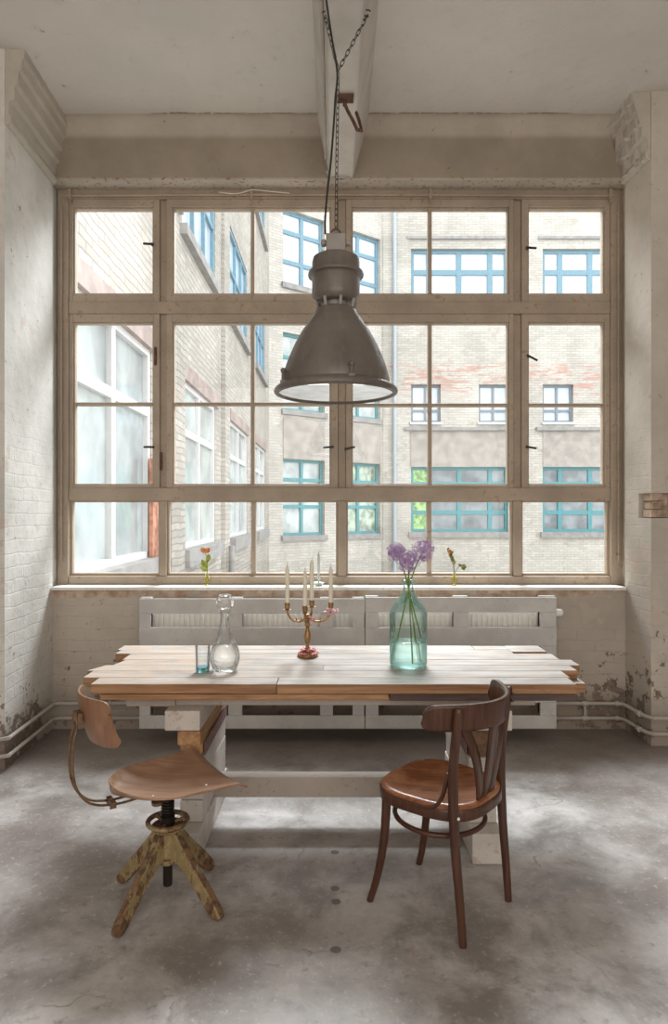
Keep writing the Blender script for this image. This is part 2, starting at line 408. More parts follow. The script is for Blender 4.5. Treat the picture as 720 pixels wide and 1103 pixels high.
def tube(bm, pts, r, seg=10, closed=False, flat=None, up=None, ends=True):
    """round (or flat=(a,b) elliptical) tube along points; r is a number or one per point"""
    pts = [Vector(p) for p in pts]; n = len(pts)
    rs = r if isinstance(r, (list, tuple)) else [r] * n
    if len(rs) != n:
        rs = [rs[0] + (rs[-1] - rs[0]) * i / (n - 1) if len(rs) == 2 else
              rs[min(int(i / (n - 1) * (len(rs) - 1)), len(rs) - 2)] * (1 - (i / (n - 1) * (len(rs) - 1)) % 1 if i < n - 1 else 0) +
              rs[min(int(i / (n - 1) * (len(rs) - 1)) + 1, len(rs) - 1)] * ((i / (n - 1) * (len(rs) - 1)) % 1 if i < n - 1 else 1) for i in range(n)]
    rings = []; prev = None
    for i in range(n):
        if closed: t = pts[(i + 1) % n] - pts[i - 1]
        else: t = pts[min(i + 1, n - 1)] - pts[max(i - 1, 0)]
        t.normalize()
        if up is not None:
            a = Vector(up) - t * t.dot(Vector(up)); a.normalize()
        elif prev is None:
            a = t.orthogonal().normalized()
        else:
            a = prev - t * t.dot(prev)
            a = a.normalized() if a.length > 1e-6 else t.orthogonal().normalized()
        prev = a; b = t.cross(a)
        fa, fb = flat if flat else (1, 1)
        rings.append([bm.verts.new(pts[i] + (a * cos(2 * pi * k / seg) * fa + b * sin(2 * pi * k / seg) * fb) * rs[i]) for k in range(seg)])
    m = n if closed else n - 1
    for i in range(m):
        A, C = rings[i], rings[(i + 1) % n]
        for k in range(seg):
            j = (k + 1) % seg
            bm.faces.new((A[k], A[j], C[j], C[k]))
    if not closed and ends:
        bm.faces.new(rings[0][::-1]); bm.faces.new(rings[-1])
def prism(bm, poly, h, mat=None):
    """polygon in local XY extruded to z=h, then transformed"""
    mat = mat or Matrix()
    a = [bm.verts.new(mat @ V(x, y, 0)) for x, y in poly]
    b = [bm.verts.new(mat @ V(x, y, h)) for x, y in poly]
    n = len(poly)
    bm.faces.new(a[::-1]); bm.faces.new(b)
    for i in range(n):
        j = (i + 1) % n
        bm.faces.new((a[i], a[j], b[j], b[i]))
def sheet(bm, f, nu, nv):
    g = [[bm.verts.new(f(i / nu, j / nv)) for j in range(nv + 1)] for i in range(nu + 1)]
    for i in range(nu):
        for j in range(nv):
            bm.faces.new((g[i][j], g[i + 1][j], g[i + 1][j + 1], g[i][j + 1]))
def ball(bm, c, r, sub=2, scale=(1, 1, 1)):
    res = bmesh.ops.create_icosphere(bm, subdivisions=sub, radius=r)
    for v in res['verts']:
        v.co = Vector((v.co.x * scale[0], v.co.y * scale[1], v.co.z * scale[2])) + Vector(c)
def obj(name, bm, m, parent=None, smooth=False, bevel=0.0, solid=0.0, subsurf=0, angle=40, offset=0.0):
    bmesh.ops.recalc_face_normals(bm, faces=bm.faces)
    me = bpy.data.meshes.new(name); bm.to_mesh(me); bm.free()
    o = bpy.data.objects.new(name, me); COL.objects.link(o)
    if isinstance(m, str): m = M[m]
    me.materials.append(m)
    if smooth:
        me.polygons.foreach_set('use_smooth', [True] * len(me.polygons))
        try: me.set_sharp_from_angle(angle=radians(angle))
        except Exception: pass
    if solid:
        md = o.modifiers.new('solid', 'SOLIDIFY'); md.thickness = solid; md.offset = offset
    if subsurf:
        md = o.modifiers.new('sub', 'SUBSURF'); md.levels = subsurf; md.render_levels = subsurf
    if bevel:
        md = o.modifiers.new('bev', 'BEVEL'); md.width = bevel; md.segments = 2; md.limit_method = 'ANGLE'; md.angle_limit = radians(40)
    if parent is not None:
        o.parent = parent
        o.matrix_parent_inverse = Matrix.Translation(-WORLD[parent.name])
    WORLD[o.name] = Vector((0, 0, 0)) if parent is None else Vector((0, 0, 0))
    return o
WORLD = {}
def thing(name, label, cat, loc=(0, 0, 0), group=None, kind=None):
    o = bpy.data.objects.new(name, None); COL.objects.link(o)
    o.empty_display_size = .1
    o.location = loc; WORLD[o.name] = Vector(loc)
    if label: o['label'] = label
    if cat: o['category'] = cat
    if group: o['group'] = group
    if kind: o['kind'] = kind
    return o
def tag(o, label, cat, group=None):
    o['label'] = label; o['category'] = cat
    if group: o['group'] = group
    return o
def struct(name, bm, m, parent=None, label=None, **k):
    o = obj(name, bm, m, parent, **k)
    if parent is None: o['kind'] = 'structure'
    if label: o['label'] = label
    return o

# ================================================================== the room
CEIL = 4.17; WY = 4.46; XL = -1.935; XR = 2.0
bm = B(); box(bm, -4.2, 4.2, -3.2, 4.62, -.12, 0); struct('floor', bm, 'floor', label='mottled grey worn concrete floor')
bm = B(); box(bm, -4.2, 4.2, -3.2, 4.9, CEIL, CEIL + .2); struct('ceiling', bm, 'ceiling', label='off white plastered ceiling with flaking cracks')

# window wall: parapet, lintel with a hollow cove under the ceiling
bm = B()
box(bm, -2.3, 2.4, WY, 4.80, 0, .955)
prof = [(WY, 3.77), (WY, 4.045)] + [(WY - .085 * (1 - cos(a)), 4.045 + .125 * sin(a)) for a in [pi / 2 * k / 8 for k in range(1, 9)]] + [(4.80, CEIL), (4.80, 3.77)]
mt = Matrix(((0, 0, 1, -2.3), (1, 0, 0, 0), (0, 1, 0, 0), (0, 0, 0, 1)))
prism(bm, prof, 4.7, mt)
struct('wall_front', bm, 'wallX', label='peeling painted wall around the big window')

def chipped_column(x0, x1, y0, y1, z0, z1, edge, amp, seed):
    pass
# left pier: jamb towards the window, face towards the room
def pier(name, xin, xf, xw, xout, yf, label, notch=None):
    bm = B(); s = 1 if xin < 0 else -1
    zs = [0, CEIL] if not notch else [0, notch[2], notch[3], CEIL]
    for a, b in zip(zs, zs[1:]):
        if notch and a == notch[2]:
            # broken out corner pocket
            dy, dx = notch[0], notch[1]
            q = dy / (4.465 - yf); xq = xf + (xin - xf) * q
            poly = [(xw, 4.9), (xw, 4.52), (xin, 4.465), (xq, yf + dy), (xf - s * dx, yf + dy * .8), (xf - s * dx * 1.05, yf), (xout, yf), (xout, 4.9)]
        else:
            poly = [(xw, 4.9), (xw, 4.52), (xin, 4.465), (xf, yf), (xout, yf), (xout, 4.9)]
        prism(bm, poly, b - a, Matrix.Translation((0, 0, a)))
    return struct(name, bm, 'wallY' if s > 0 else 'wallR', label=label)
pier('wall_left', XL, -1.907, -1.965, -4.2, 3.76, 'white painted brick pier left of the window')
pier('wall_right', XR, 2.022, 2.04, 4.2, 4.14, 'peeling painted brick pier right of the window', notch=(.15, .11, PZ(558, 4.14), PZ(531, 4.14)))
# bare brick showing in the broken corner of the right pier
bm = B(); zc = PZ(544, 4.14)
box(bm, XR + .045, XR + .2, 4.165, 4.262, zc - .079, zc + .079)
for k in range(3): box(bm, XR + .028 + .008 * (k % 2), XR + .1, 4.155 - .004 * k, 4.262, zc - .077 + .053 * k, zc - .030 + .053 * k)
struct('trim_3', bm, 'barebrick', label='bare brick pocket in the corner of the right pier')
bm = B(); box(bm, -4.4, -4.2, -3.2, 3.76, 0, CEIL); struct('wall_side_left', bm, 'plainwall')
bm = B(); box(bm, 4.2, 4.4, -3.2, 4.14, 0, CEIL); struct('wall_side_right', bm, 'plainwall')
bm = B(); box(bm, -4.4, 4.4, -3.4, -3.2, 0, CEIL); struct('wall_back', bm, 'plainwall')

# cornices (stepped, running along the jambs)
def cornice(name, x, s, y0, y1, label, rough=0.0, xfr=0.0):
    st = [(0, 3.735), (.018, 3.735), (.03, 3.75), (.034, 3.768), (.03, 3.786), (.018, 3.80), (.022, 3.81), (.03, 3.87), (.052, 3.885), (.056, 3.955),
          (.074, 3.972), (.077, 4.04), (.094, 4.055), (.098, 4.11), (.112, 4.122), (.114, CEIL), (0, CEIL)]
    bm = B(); n = 14
    rng = random.Random(3)
    rings = []
    for i in range(n + 1):
        y = y0 + (y1 - y0) * i / n
        rings.append([bm.verts.new(V(x + xfr * (1 - i / n) + s * max(-.004, o + (rng.uniform(-rough, rough) if 0 < k < len(st) - 1 and o > .01 else 0)), y, z)) for k, (o, z) in enumerate(st)])
    m = len(st)
    for a, b in zip(rings, rings[1:]):
        for k in range(m):
            j = (k + 1) % m
            bm.faces.new((a[k], a[j], b[j], b[k]))
    bm.faces.new(rings[0][::-1]); bm.faces.new(rings[-1])
    return struct(name, bm, 'cornice', label=label, smooth=True, angle=25)
cornice('trim_1', XL, 1, 3.765, 4.46, 'stepped plaster cornice on top of the left pier', .003, .028)
cornice('trim_2', XR, -1, 4.145, 4.46, 'crumbling plaster cornice on top of the right pier', .011, .02)

# ceiling beam with slanted cheeks
bm = B()
prism(bm, [(-.03, 3.775), (.13, 3.775), (.235, CEIL), (-.115, CEIL)], 4.46 + 3.2, Matrix(((1, 0, 0, 0), (0, 0, -1, 4.46), (0, 1, 0, 0), (0, 0, 0, 1))))
struct('ceiling_beam', bm, 'beam', label='plastered ceiling beam running to the window', bevel=.012)
# conduit on the beam and the U-shaped cable loop where the beam meets the lintel
bm = B()
tube(bm, spline([(-.058, -1.0, 3.86), (-.058, 2.0, 3.862), (-.056, 4.36, 3.862)], 4), .009, 8)
tag(obj('electric_conduit', bm, 'pipe', smooth=True), 'thin painted conduit along the left cheek of the ceiling beam', 'pipe')
bm = B()
tube(bm, spline([P(352, 184, 4.43), P(356, 190, 4.43), P(363, 194.5, 4.43), P(371, 194.5, 4.43), P(378, 190, 4.43), P(382, 183, 4.43)], 8), .009, 8)
tag(obj('cable_loop', bm, 'pipe', smooth=True), 'pale cable looped under the end of the ceiling beam above the window', 'cable')

# window sill
bm = B(); rng = random.Random(5)
pts = []
n = 60
for i in range(n + 1):
    x = XL + .005 + (XR - XL - .01) * i / n
    pts.append((x, WY - .03 + rng.uniform(-.006, .006)))
poly = pts + [(XR - .005, 4.612), (XL + .005, 4.612)]
prism(bm, poly, .02, Matrix.Translation((0, 0, .957)))
struct('windowsill', bm, 'sill', label='thin chipped white windowsill board')
SILL = .977

# ================================================================== the window
wd = thing('window_1', 'large multi pane window with old cream painted timber frames', None, (0, 4.65, .98), kind='structure')
WD = 4.62
def X_(px): return PX(px, WD)
def Z_(py): return PZ(py, WD)
def wbox(bm, x0, x1, y0, y1, d0, d1): box(bm, X_(x0), X_(x1), d0, d1, Z_(y1), Z_(y0))
bm = B()
wbox(bm, 63.5, 75, 206, 629, 4.59, 4.72); wbox(bm, 657, 671, 206, 629, 4.59, 4.72)
wbox(bm, 75, 657, 205, 215, 4.60, 4.72); wbox(bm, 75, 657, 620.5, 629, 4.595, 4.72)
wbox(bm, 75, 657, 325.5, 338.5, 4.60, 4.72); wbox(bm, 75, 657, 525.5, 539.5, 4.60, 4.72)
for a, b in ((172.3, 179.7), (364.3, 373), (553.3, 562)):
    wbox(bm, a, b, 215, 325.5, 4.63, 4.72); wbox(bm, a, b, 338.5, 525.5, 4.63, 4.72); wbox(bm, a, b, 539.5, 620.5, 4.60, 4.72)
obj('window_frame', bm, 'frame', wd, bevel=.006)
# beads round the fixed lower lights
fixed = [(75, 172.3), (179.7, 364.3), (373, 553.3), (562, 657)]
for a, b in fixed:
    bm = B()
    wbox(bm, a, a + 2.2, 539.5, 620.5, 4.635, 4.68); wbox(bm, b - 2.2, b, 539.5, 620.5, 4.635, 4.68)
    wbox(bm, a + 2.2, b - 2.2, 539.5, 541, 4.635, 4.68); wbox(bm, a + 2.2, b - 2.2, 617.5, 620.5, 4.635, 4.68)
    if b - a > 120:
        c = 273 if a < 300 else 463
        wbox(bm, c - 2.4, c + 2.4, 541, 617.5, 4.63, 4.69)
    o = obj('fixed_light', bm, 'frame2', wd, bevel=.003)
    bm = B(); d = 4.665; quad(bm, [V(X_(a + 1), d, Z_(619)), V(X_(b - 1), d, Z_(619)), V(X_(b - 1), d, Z_(540)), V(X_(a + 1), d, Z_(540))])
    obj('pane', bm, 'pane', o)
def sash(a, b, pa, pb, y0, y1, p0, p1, hmunt, latch=None, hinge=None):
    bm = B(); d0, d1 = 4.612, 4.675
    wbox(bm, a, pa - 1.6, y0, y1, d0, d1); wbox(bm, pb + 1.6, b, y0, y1, d0, d1)
    wbox(bm, pa - 1.6, pb + 1.6, y0, p0 - 1.6, d0, d1); wbox(bm, pa - 1.6, pb + 1.6, p1 + 1.6, y1, d0, d1)
    # glazing rebate
    wbox(bm, pa - 1.6, pa, p0 - 1.6, p1 + 1.6, d0 + .014, d1); wbox(bm, pb, pb + 1.6, p0 - 1.6, p1 + 1.6, d0 + .014, d1)
    wbox(bm, pa, pb, p0 - 1.6, p0, d0 + .014, d1); wbox(bm, pa, pb, p1, p1 + 1.6, d0 + .014, d1)
    if pb - pa > 120:
        c = 272.3 if a < 300 else 463.5
        wbox(bm, c - 2, c + 2, p0, p1, d0 + .008, d1)
    if hmunt:
        wbox(bm, pa, pb, hmunt - 1.7, hmunt + 1.7, d0 + .010, d1 - .002)
    o = obj('sash', bm, 'frame2', wd, bevel=.003)
    bm = B(); d = 4.655; quad(bm, [V(X_(pa - 1), d, Z_(p1 + 1)), V(X_(pb + 1), d, Z_(p1 + 1)), V(X_(pb + 1), d, Z_(p0 - 1)), V(X_(pa - 1), d, Z_(p0 - 1))])
    obj('pane', bm, 'pane', o)
    for lx, ly, s, tilt in latch or []:
        bm = B(); x = X_(lx); z = Z_(ly)
        tube(bm, [V(x, 4.612, z), V(x, 4.586, z)], .007, 10)
        tube(bm, [V(x - s * .018, 4.585, z - tilt * .3), V(x + s * .056, 4.583, z + tilt)], [.0095, .0085], 8, flat=(.7, 1))
        obj('latch', bm, 'iron', o, smooth=True)['label'] = 'small dark iron latch lever'
    for hx, hy in hinge or []:
        bm = B(); x = X_(hx); z = Z_(hy)
        box(bm, x - .009, x + .009, 4.606, 4.612, z - .06, z + .06)
        tube(bm, [V(x, 4.606, z - .065), V(x, 4.606, z + .065)], .006, 8)
        obj('hinge', bm, 'rust', o)['label'] = 'rusty hinge'
r1 = (215, 325.5, 225, 315.5); r2 = (338.5, 525.5, 348.5, 521)
cols = [(75, 172.3, 80.5, 164), (179.7, 364.3, 187.5, 355), (373, 553.3, 380.5, 547), (562, 657, 570.5, 650)]
sash(*cols[0], *r1, None, [(164.5, 265, -1, .002)])
sash(*cols[1], *r1, None)
sash(*cols[2], *r1, None)
sash(*cols[3], *r1, None, [(568, 269, 1, -.004)])
sash(*cols[0], *r2, 435, [(165, 482, -1, .0)], [(168, 384), (174, 497)])
sash(*cols[1], *r2, 435, [(357, 482, -1, -.004)])
sash(*cols[2], *r2, 436, [(374, 484, 1, .014)])
sash(*cols[3], *r2, 436, [(569, 385, 1, -.03), (568, 482, 1, -.01)])
# closing rods along both sides and a curtain wire along the top
for x in (68.5, 664):
    bm = B()
    tube(bm, [V(X_(x), 4.578, Z_(605)), V(X_(x), 4.578, Z_(224))], .009, 8)
    for y in (232, 330, 395, 455, 500, 560, 598):
        tube(bm, [V(X_(x), 4.59, Z_(y)), V(X_(x), 4.574, Z_(y))], .014, 8)
    obj('closing_rod', bm, 'frame', wd, smooth=True)
bm = B()
tube(bm, [V(X_(70), 4.582, Z_(213.5)), V(X_(272), 4.58, Z_(212.5)), V(X_(463), 4.58, Z_(213)), V(X_(660), 4.582, Z_(213.5))], .0085, 8)
for x in (78, 272, 463, 655):
    box(bm, X_(x) - .01, X_(x) + .01, 4.565, 4.60, Z_(217), Z_(207))
    tube(bm, [V(X_(x), 4.575, Z_(207)), V(X_(x), 4.575, Z_(222))], .007, 8)
obj('curtain_rod', bm, 'frame', wd, smooth=True)
bm = B()
tube(bm, spline([P(236, 207, 4.55), P(255, 208.5, 4.55), P(272, 204.5, 4.55), P(290, 206, 4.55), P(312, 208, 4.55)], 5), .004, 6)
obj('cord', bm, 'cord', wd, smooth=True)

# ================================================================== heating pipes along the foot of the walls
for z, w, off in ((.185, 'upper', 0), (.085, 'lower', 0)):
    t = thing('heating_pipe', f'{w} of the two thin painted pipes running round the foot of the walls', 'pipe', (0, 4.43, z), group='heating pipes at the foot of the walls')
    bm = B(); e = .03
    path = [(-3.5, 3.76 - e, z), (XL + .02, 3.76 - e, z), (XL + e + .028, 3.75, z), (XL + e, WY - e - .03, z), (XL + e + .03, WY - e, z), (XR - e - .03, WY - e, z), (XR - e, WY - e - .03, z),
            (XR + .022 - e, 4.15, z), (XR + .05 - e, 4.14 - e, z), (3.5, 4.14 - e, z)]
    tube(bm, path, .0125, 10)
    obj('tube', bm, 'pipe', t, smooth=True)
    x = PX(630, 4.43)
    for a, b in ((V(x - .02, WY - e, z), V(x + .02, WY - e, z)), (V(XR - e - .055, WY - e, z), V(XR - e - .03, WY - e, z)), (V(XR - e + .008, 4.20, z), V(XR - e + .008, 4.24, z))):
        bm = B(); tube(bm, [a, b], .018, 10); obj('coupling', bm, 'pipe', t, smooth=True)
    if w == 'upper':
        bm = B(); tube(bm, [V(x, WY - e - .004, z - .014), V(x + .003, WY - e - .004, .125), V(x, WY - e - .004, .106)], .010, 8); obj('pipe_clip', bm, 'pipe', t, smooth=True)

# ================================================================== radiators and the pallets in front of them
def radiator(x0, x1, label, valve):
    y0, y1, z0, z1 = 4.30, 4.42, .38, .895
    t = thing('radiator', label, 'radiator', ((x0 + x1) / 2, y1, z0), group='radiators under the window')
    bm = B()
    # rolled top edge, panel, vertical flutes
    prism(bm, [(y0, z0), (y0, z1 - .075), (y0 - .004, z1 - .06), (y0, z1 - .03), (y0 + .03, z1), (y1, z1), (y1, z0)], x1 - x0, Matrix(((0, 0, 1, x0), (1, 0, 0, 0), (0, 1, 0, 0), (0, 0, 0, 1))))
    obj('panel', bm, 'radiator', t, smooth=True, angle=30)
    bm = B(); x = x0 + .03
    while x < x1 - .03:
        box(bm, x, x + .016, y0 - .012, y0, z0 + .02, z1 - .085); x += .034
    obj('flutes', bm, 'radiator', t)['kind'] = 'stuff'
    for x in (x0 + .2, x1 - .2): bm = B(); box(bm, x - .02, x + .02, y1, WY - .002, z1 - .2, z1 - .1); obj('wall_bracket', bm, 'radiator', t)
    if valve:
        v = P(603, 660, 4.36)
        bm = B(); tube(bm, [V(x1, 4.36, v.z), V(v.x - .03, 4.36, v.z)], .011, 10)
        tube(bm, [V(v.x - .035, 4.36, v.z), V(v.x - .02, 4.36, v.z), V(v.x + .012, 4.36, v.z), V(v.x + .022, 4.36, v.z)], [.016, .028, .027, .016], 12)
        obj('valve', bm, 'valve', t, smooth=True)['label'] = 'white radiator valve knob'
radiator(PX(158, 4.3), PX(388, 4.3), 'pale fluted radiator behind the left white pallet under the window', False)
radiator(PX(404, 4.3), PX(586, 4.3), 'pale fluted radiator with white valve knob behind the right white pallet', True)
def pallet(xs, ups, tops, label):
    D = 4.20
    t = thing('pallet', label, 'pallet', (PX((xs[0] + xs[1]) / 2, D), D + .06, .1), group='white pallets covering the radiators')
    def bx(x0, x1, y0, y1, d0, d1): 
        bm = B(); box(bm, PX(x0, D), PX(x1, D), d0, d1, PZ(y1, D), PZ(y0, D)); return bm
    bands = [(tops, tops + 16), (676, 696), (712, 728), (742, 757), (771, 785)]
    for y0, y1 in bands:
        obj('slat', bx(xs[0], xs[1], y0, y1, D, D + .02), 'pallet', t, bevel=.003)
    for u0, u1 in ups:
        for (a0, a1), (b0, b1) in zip(bands, bands[1:]):
            obj('block', bx(u0, u1, a1, b0, D + .001, D + .058), 'pallet', t, bevel=.003)
    for u0, u1 in ups:
        obj('runner', bx(u0, u1, tops - 1, 785, D + .022, D + .06), 'pallet', t, bevel=.003)
pallet((150, 393), [(150.2, 162), (246, 261), (345, 359), (380, 392.5)], 645, 'long white painted wooden pallet under the left half of the window')
pallet((393.8, 600), [(394, 408), (489, 505), (582.5, 599.8)], 643.5, 'white painted wooden pallet under the right half of the window')

# ================================================================== table
TZ = .76
tb = thing('table', 'long rustic dining table of uneven whitewashed planks on stacked timber trestles', 'table', (-.02, 3.15, 0))
rng = random.Random(11)
def plank(x0, x1, y0, y1, z0=.717, z1=TZ, m='plank', wav=.0018, name='plank', skew=0.0):
    bm = B(); n = max(4, int((x1 - x0) / .12))
    fr = [rng.uniform(-wav, wav) for _ in range(n + 1)]; bk = [rng.uniform(-wav * .5, wav * .5) for _ in range(n + 1)]
    rows = []
    for i in range(n + 1):
        x = x0 + (x1 - x0) * i / n
        xa = x + (skew if i == 0 else 0)
        rows.append([bm.verts.new(V(x, y0 + abs(fr[i]), z0)), bm.verts.new(V(x, y0 + abs(fr[i]), z1)), bm.verts.new(V(xa, y1 + .001 - abs(bk[i]), z1)), bm.verts.new(V(xa, y1 + .001 - abs(bk[i]), z0))])
    for a, b in zip(rows, rows[1:]):
        for k in range(4):
            j = (k + 1) % 4
            bm.faces.new((a[k], a[j], b[j], b[k]))
    bm.faces.new(rows[0]); bm.faces.new(rows[-1][::-1])
    return obj(name, bm, m, tb, bevel=.003)
zz = lambda: TZ + rng.uniform(-.0018, .0)
plank(-1.15, -.62, 3.45, 3.56, z1=zz()); plank(-.62, .75, 3.455, 3.56, z1=zz()); plank(.75, .93, 3.452, 3.545, z1=zz())
plank(.93, 1.115, 3.40, 3.55, z1=TZ, m='plank'); plank(-1.13, .93, 3.355, 3.45, z1=zz()); 
plank(-1.05, .40, 3.22, 3.352, z1=zz()); plank(.40, 1.12, 3.221, 3.352, z1=zz())
plank(-1.12, -.72, 3.335, 3.40, .66, .715, wav=.002)
plank(-1.06, 1.175, 3.105, 3.218, z1=zz(), skew=.03)
plank(-1.14, -.05, 2.995, 3.102, z1=zz(), skew=.05); plank(-.05, 1.125, 3.0, 3.102, z1=zz())
plank(-1.11, 1.045, 2.872, 2.993, z1=zz())
plank(-1.035, -.245, 2.757, 2.868, z1=TZ, wav=.008); plank(-.243, 1.03, 2.757, 2.868, z1=TZ)
for a, b in ((1.02, 1.14), ):
    plank(a, b, 2.94, 3.06, .672, .715, wav=.002)
# boards under the front edge
bm = B(); box(bm, -1.0, .235, 2.775, 2.86, .688, .711); obj('edge_board', bm, 'fascia', tb, bevel=.003)
bm = B(); box(bm, .237, 1.036, 2.758, 2.86, .688, .7155); obj('edge_board', bm, 'darkedge', tb, bevel=.003)
# battens under the planks and the white apron
bm = B(); box(bm, PX(136, 2.84), PX(189, 2.84), 2.84, 2.90, .640, .689); obj('apron', bm, 'white2', tb, bevel=.003)
bm = B(); box(bm, PX(189.4, 2.84), .88, 2.84, 2.90, .645, .689); obj('apron', bm, 'white2', tb, bevel=.003)
bm = B(); box(bm, -.86, .88, 3.40, 3.46, .645, .716); obj('apron', bm, 'white2', tb, bevel=.003)
for x in (-.9, .8):
    bm = B(); box(bm, x - .04, x + .04, 2.90, 3.40, .672, .7165); obj('batten', bm, 'raw', tb)
def trestle(xi, xo, yoff=0.0):
    """xi = inner face, xo = outer face; a stack of squared timbers on a sled foot"""
    a, b = min(xi, xo), max(xi, xo)
    bm = B(); prism(bm, [(2.86, .555), (2.76, .56), (2.76, .644), (3.50, .644), (3.50, .56), (3.40, .545)], .15 if xi < 0 else .15, Matrix(((0, 0, 1, (a - .045) if xi < 0 else (b - .105)), (1, 0, 0, 0), (0, 1, 0, 0), (0, 0, 0, 1))))
    obj('corbel', bm, 'white', tb, bevel=.004)
    lay = [(.480, .543, 'raw'), (.418, .478, 'raw'), (.318, .416, 'white'), (.228, .316, 'white'), (.131, .226, 'white')]
    for i, (z0, z1, m) in enumerate(lay):
        if xi > 0 and m == 'raw': m = 'shaderaw'
        bm = B(); j = rng.uniform(-.008, .008)
        box(bm, a + j * .4, b + j * .4, 2.845 + j + (-.03 if i == 0 else 0), 3.44 - j, z0, z1)
        obj('timber', bm, m, tb, bevel=.006)
    # painted inner cheek of the upper timbers
    s = 1 if xi < 0 else -1
    bm = B(); xs = (xi + s * .0055, xi + s * .0085); box(bm, min(xs), max(xs), 2.86, 3.43, .42, .478); obj('painted_cheek', bm, 'plum', tb)
    bm = B(); box(bm, a - .005, b + .005, 2.745, 3.47, 0, .129); obj('sled_foot', bm, 'white', tb, bevel=.006)
trestle(-.575, -.675)
trestle(.59, .713)
bm = B(); box(bm, -.60, .615, 3.10, 3.17, .128, .225); 
for v in bm.verts: pass
obj('stretcher', bm, 'white2', tb, bevel=.004)

# ================================================================== lamp
LD = 3.05; LX = PX(362, LD)
LZ = 2.045
lp = thing('pendant_lamp', 'big weathered industrial enamel pendant lamp hanging on a chain above the table', 'lamp', (LX, LD, 2.75))
LC = (LX, LD, 0)
bm = B()
outer = [(.250, 2.085), (.2515, 2.11), (.243, 2.145), (.232, 2.18), (.216, 2.22), (.194, 2.27), (.162, 2.33), (.128, 2.38), (.107, 2.41), (.095, 2.432), (.088, 2.44)]
inner = [(.082, 2.434), (.09, 2.425), (.101, 2.405), (.122, 2.375), (.156, 2.325), (.188, 2.265), (.21, 2.215), (.226, 2.175), (.237, 2.14), (.245, 2.11), (.244, 2.085)]
lathe(bm, outer, LC, 72); obj('lamp_shade', bm, 'lamp', lp, smooth=True, angle=60)
bm = B(); lathe(bm, inner, LC, 72); obj('reflector', bm, 'lampin', lp, smooth=True, angle=60)
bm = B(); lathe(bm, [(.248, 2.088), (.260, 2.082), (.280, 2.070), (.289, 2.061), (.290, 2.050), (.286, 2.043), (.274, 2.039), (.268, 2.040), (.266, 2.046), (.250, 2.070)], LC, 72, close=True); obj('lamp_rim', bm, 'lamp', lp, smooth=True, angle=50)
bm = B(); r = lathe(bm, [(0, 2.047), (.12, 2.047), (.2655, 2.047)], LC, 72); obj('glass_cover', bm, 'lampglass', lp)
bm = B(); ball(bm, (LX, LD, 2.25), .06, 3, (1, 1, 1.3)); lathe(bm, [(.03, 2.33), (.03, 2.43), (0, 2.43)], LC, 20); obj('bulb', bm, 'valve', lp, smooth=True)
# slotted neck: posts and the ring under the housing
bm = B()
lathe(bm, [(0, 2.446), (.07, 2.446), (.088, 2.441)], LC, 48)
for k in range(8):
    a = 2 * pi * (k + .3) / 8
    tube(bm, [V(LX + .089 * cos(a), LD + .089 * sin(a), 2.438), V(LX + .097 * cos(a), LD + .097 * sin(a), 2.478)], .0075, 8)
lathe(bm, [(.0, 2.49), (.055, 2.49), (.055, 2.44)], LC, 32)
obj('vent_neck', bm, 'lampgrey', lp, smooth=True)
bm = B()
lathe(bm, [(0, 2.474), (.088, 2.470), (.098, 2.476), (.110, 2.492), (.112, 2.51), (.112, 2.585), (.116, 2.590), (.130, 2.594), (.131, 2.602), (.129, 2.610), (.116, 2.616), (.112, 2.622), (.112, 2.660), (.107, 2.678), (.09, 2.688), (.055, 2.692), (0, 2.693)], LC, 64)
obj('housing', bm, 'lamp', lp, smooth=True, angle=35)
bm = B()
box(bm, LX - .046, LX + .046, LD - .04, LD + .04, 2.69, 2.785)
box(bm, LX - .07, LX - .046, LD - .018, LD + .018, 2.738, 2.765); box(bm, LX + .046, LX + .07, LD - .018, LD + .018, 2.738, 2.765)
o = obj('terminal_box', bm, 'lampgrey', lp, bevel=.006); o['label'] = 'grey terminal box'
bm = B(); tube(bm, [V(LX + .02 * cos(a), LD, 2.798 + .02 * sin(a)) for a in [2 * pi * k / 18 for k in range(18)]], .0045, 8, closed=True); obj('ring', bm, 'chain', lp, smooth=True)
for a in (radians(205), radians(-75), radians(20)):
    bm = B(); c = V(LX + .262 * cos(a), LD + .262 * sin(a), 2.09)
    tube(bm, [c + V(0, 0, -.01), c + V(0, 0, .03)], .009, 8); ball(bm, c + V(0, 0, .04), .014, 2)
    box(bm, c.x - .014, c.x + .014, c.y - .014, c.y + .014, 2.074, 2.085)
    obj('rim_clip', bm, 'lamp', lp, smooth=True)
def chain_links(bm, a, b, L=.034, w=.0075, r=.0019):
    a, b = Vector(a), Vector(b); d = b - a; n = max(1, round(d.length / (L - 2 * r * 1.6))); st = d / n; t = d.normalized()
    u = t.orthogonal().normalized(); w2 = t.cross(u)
    for i in range(n):
        c = a + st * (i + .5); s = u if i % 2 else w2
        hl = L / 2 - w
        pts = []
        for k in range(16):
            an = 2 * pi * k / 16
            off = hl if cos(an) > 0 else -hl
            if abs(cos(an)) < 1e-6: off = 0
            pts.append(c + t * (off + w * cos(an)) + s * (w * sin(an)))
        tube(bm, pts, r, 6, closed=True)
J = P(364.5, 76, LD)
hl = V(-.0415, 3.03, 3.82); hr = V(.158, 3.06, 3.85)
bm = B(); chain_links(bm, (LX, LD, 2.80), J + V(0, 0, -.008)); chain_links(bm, J, hl + V(0, 0, -.02)); chain_links(bm, J, hr + V(0, 0, -.02))
obj('chain', bm, 'chain', lp, smooth=True)
for h, s in ((hl, -1), (hr, 1)):
    bm = B(); tube(bm, [h + V(s * .016 * sin(a), 0, -.012 + .016 * cos(a)) for a in [radians(k) for k in range(-200, 70, 15)]], .0035, 8)
    obj('ceiling_hook', bm, 'chain', lp, smooth=True)
bm = B()
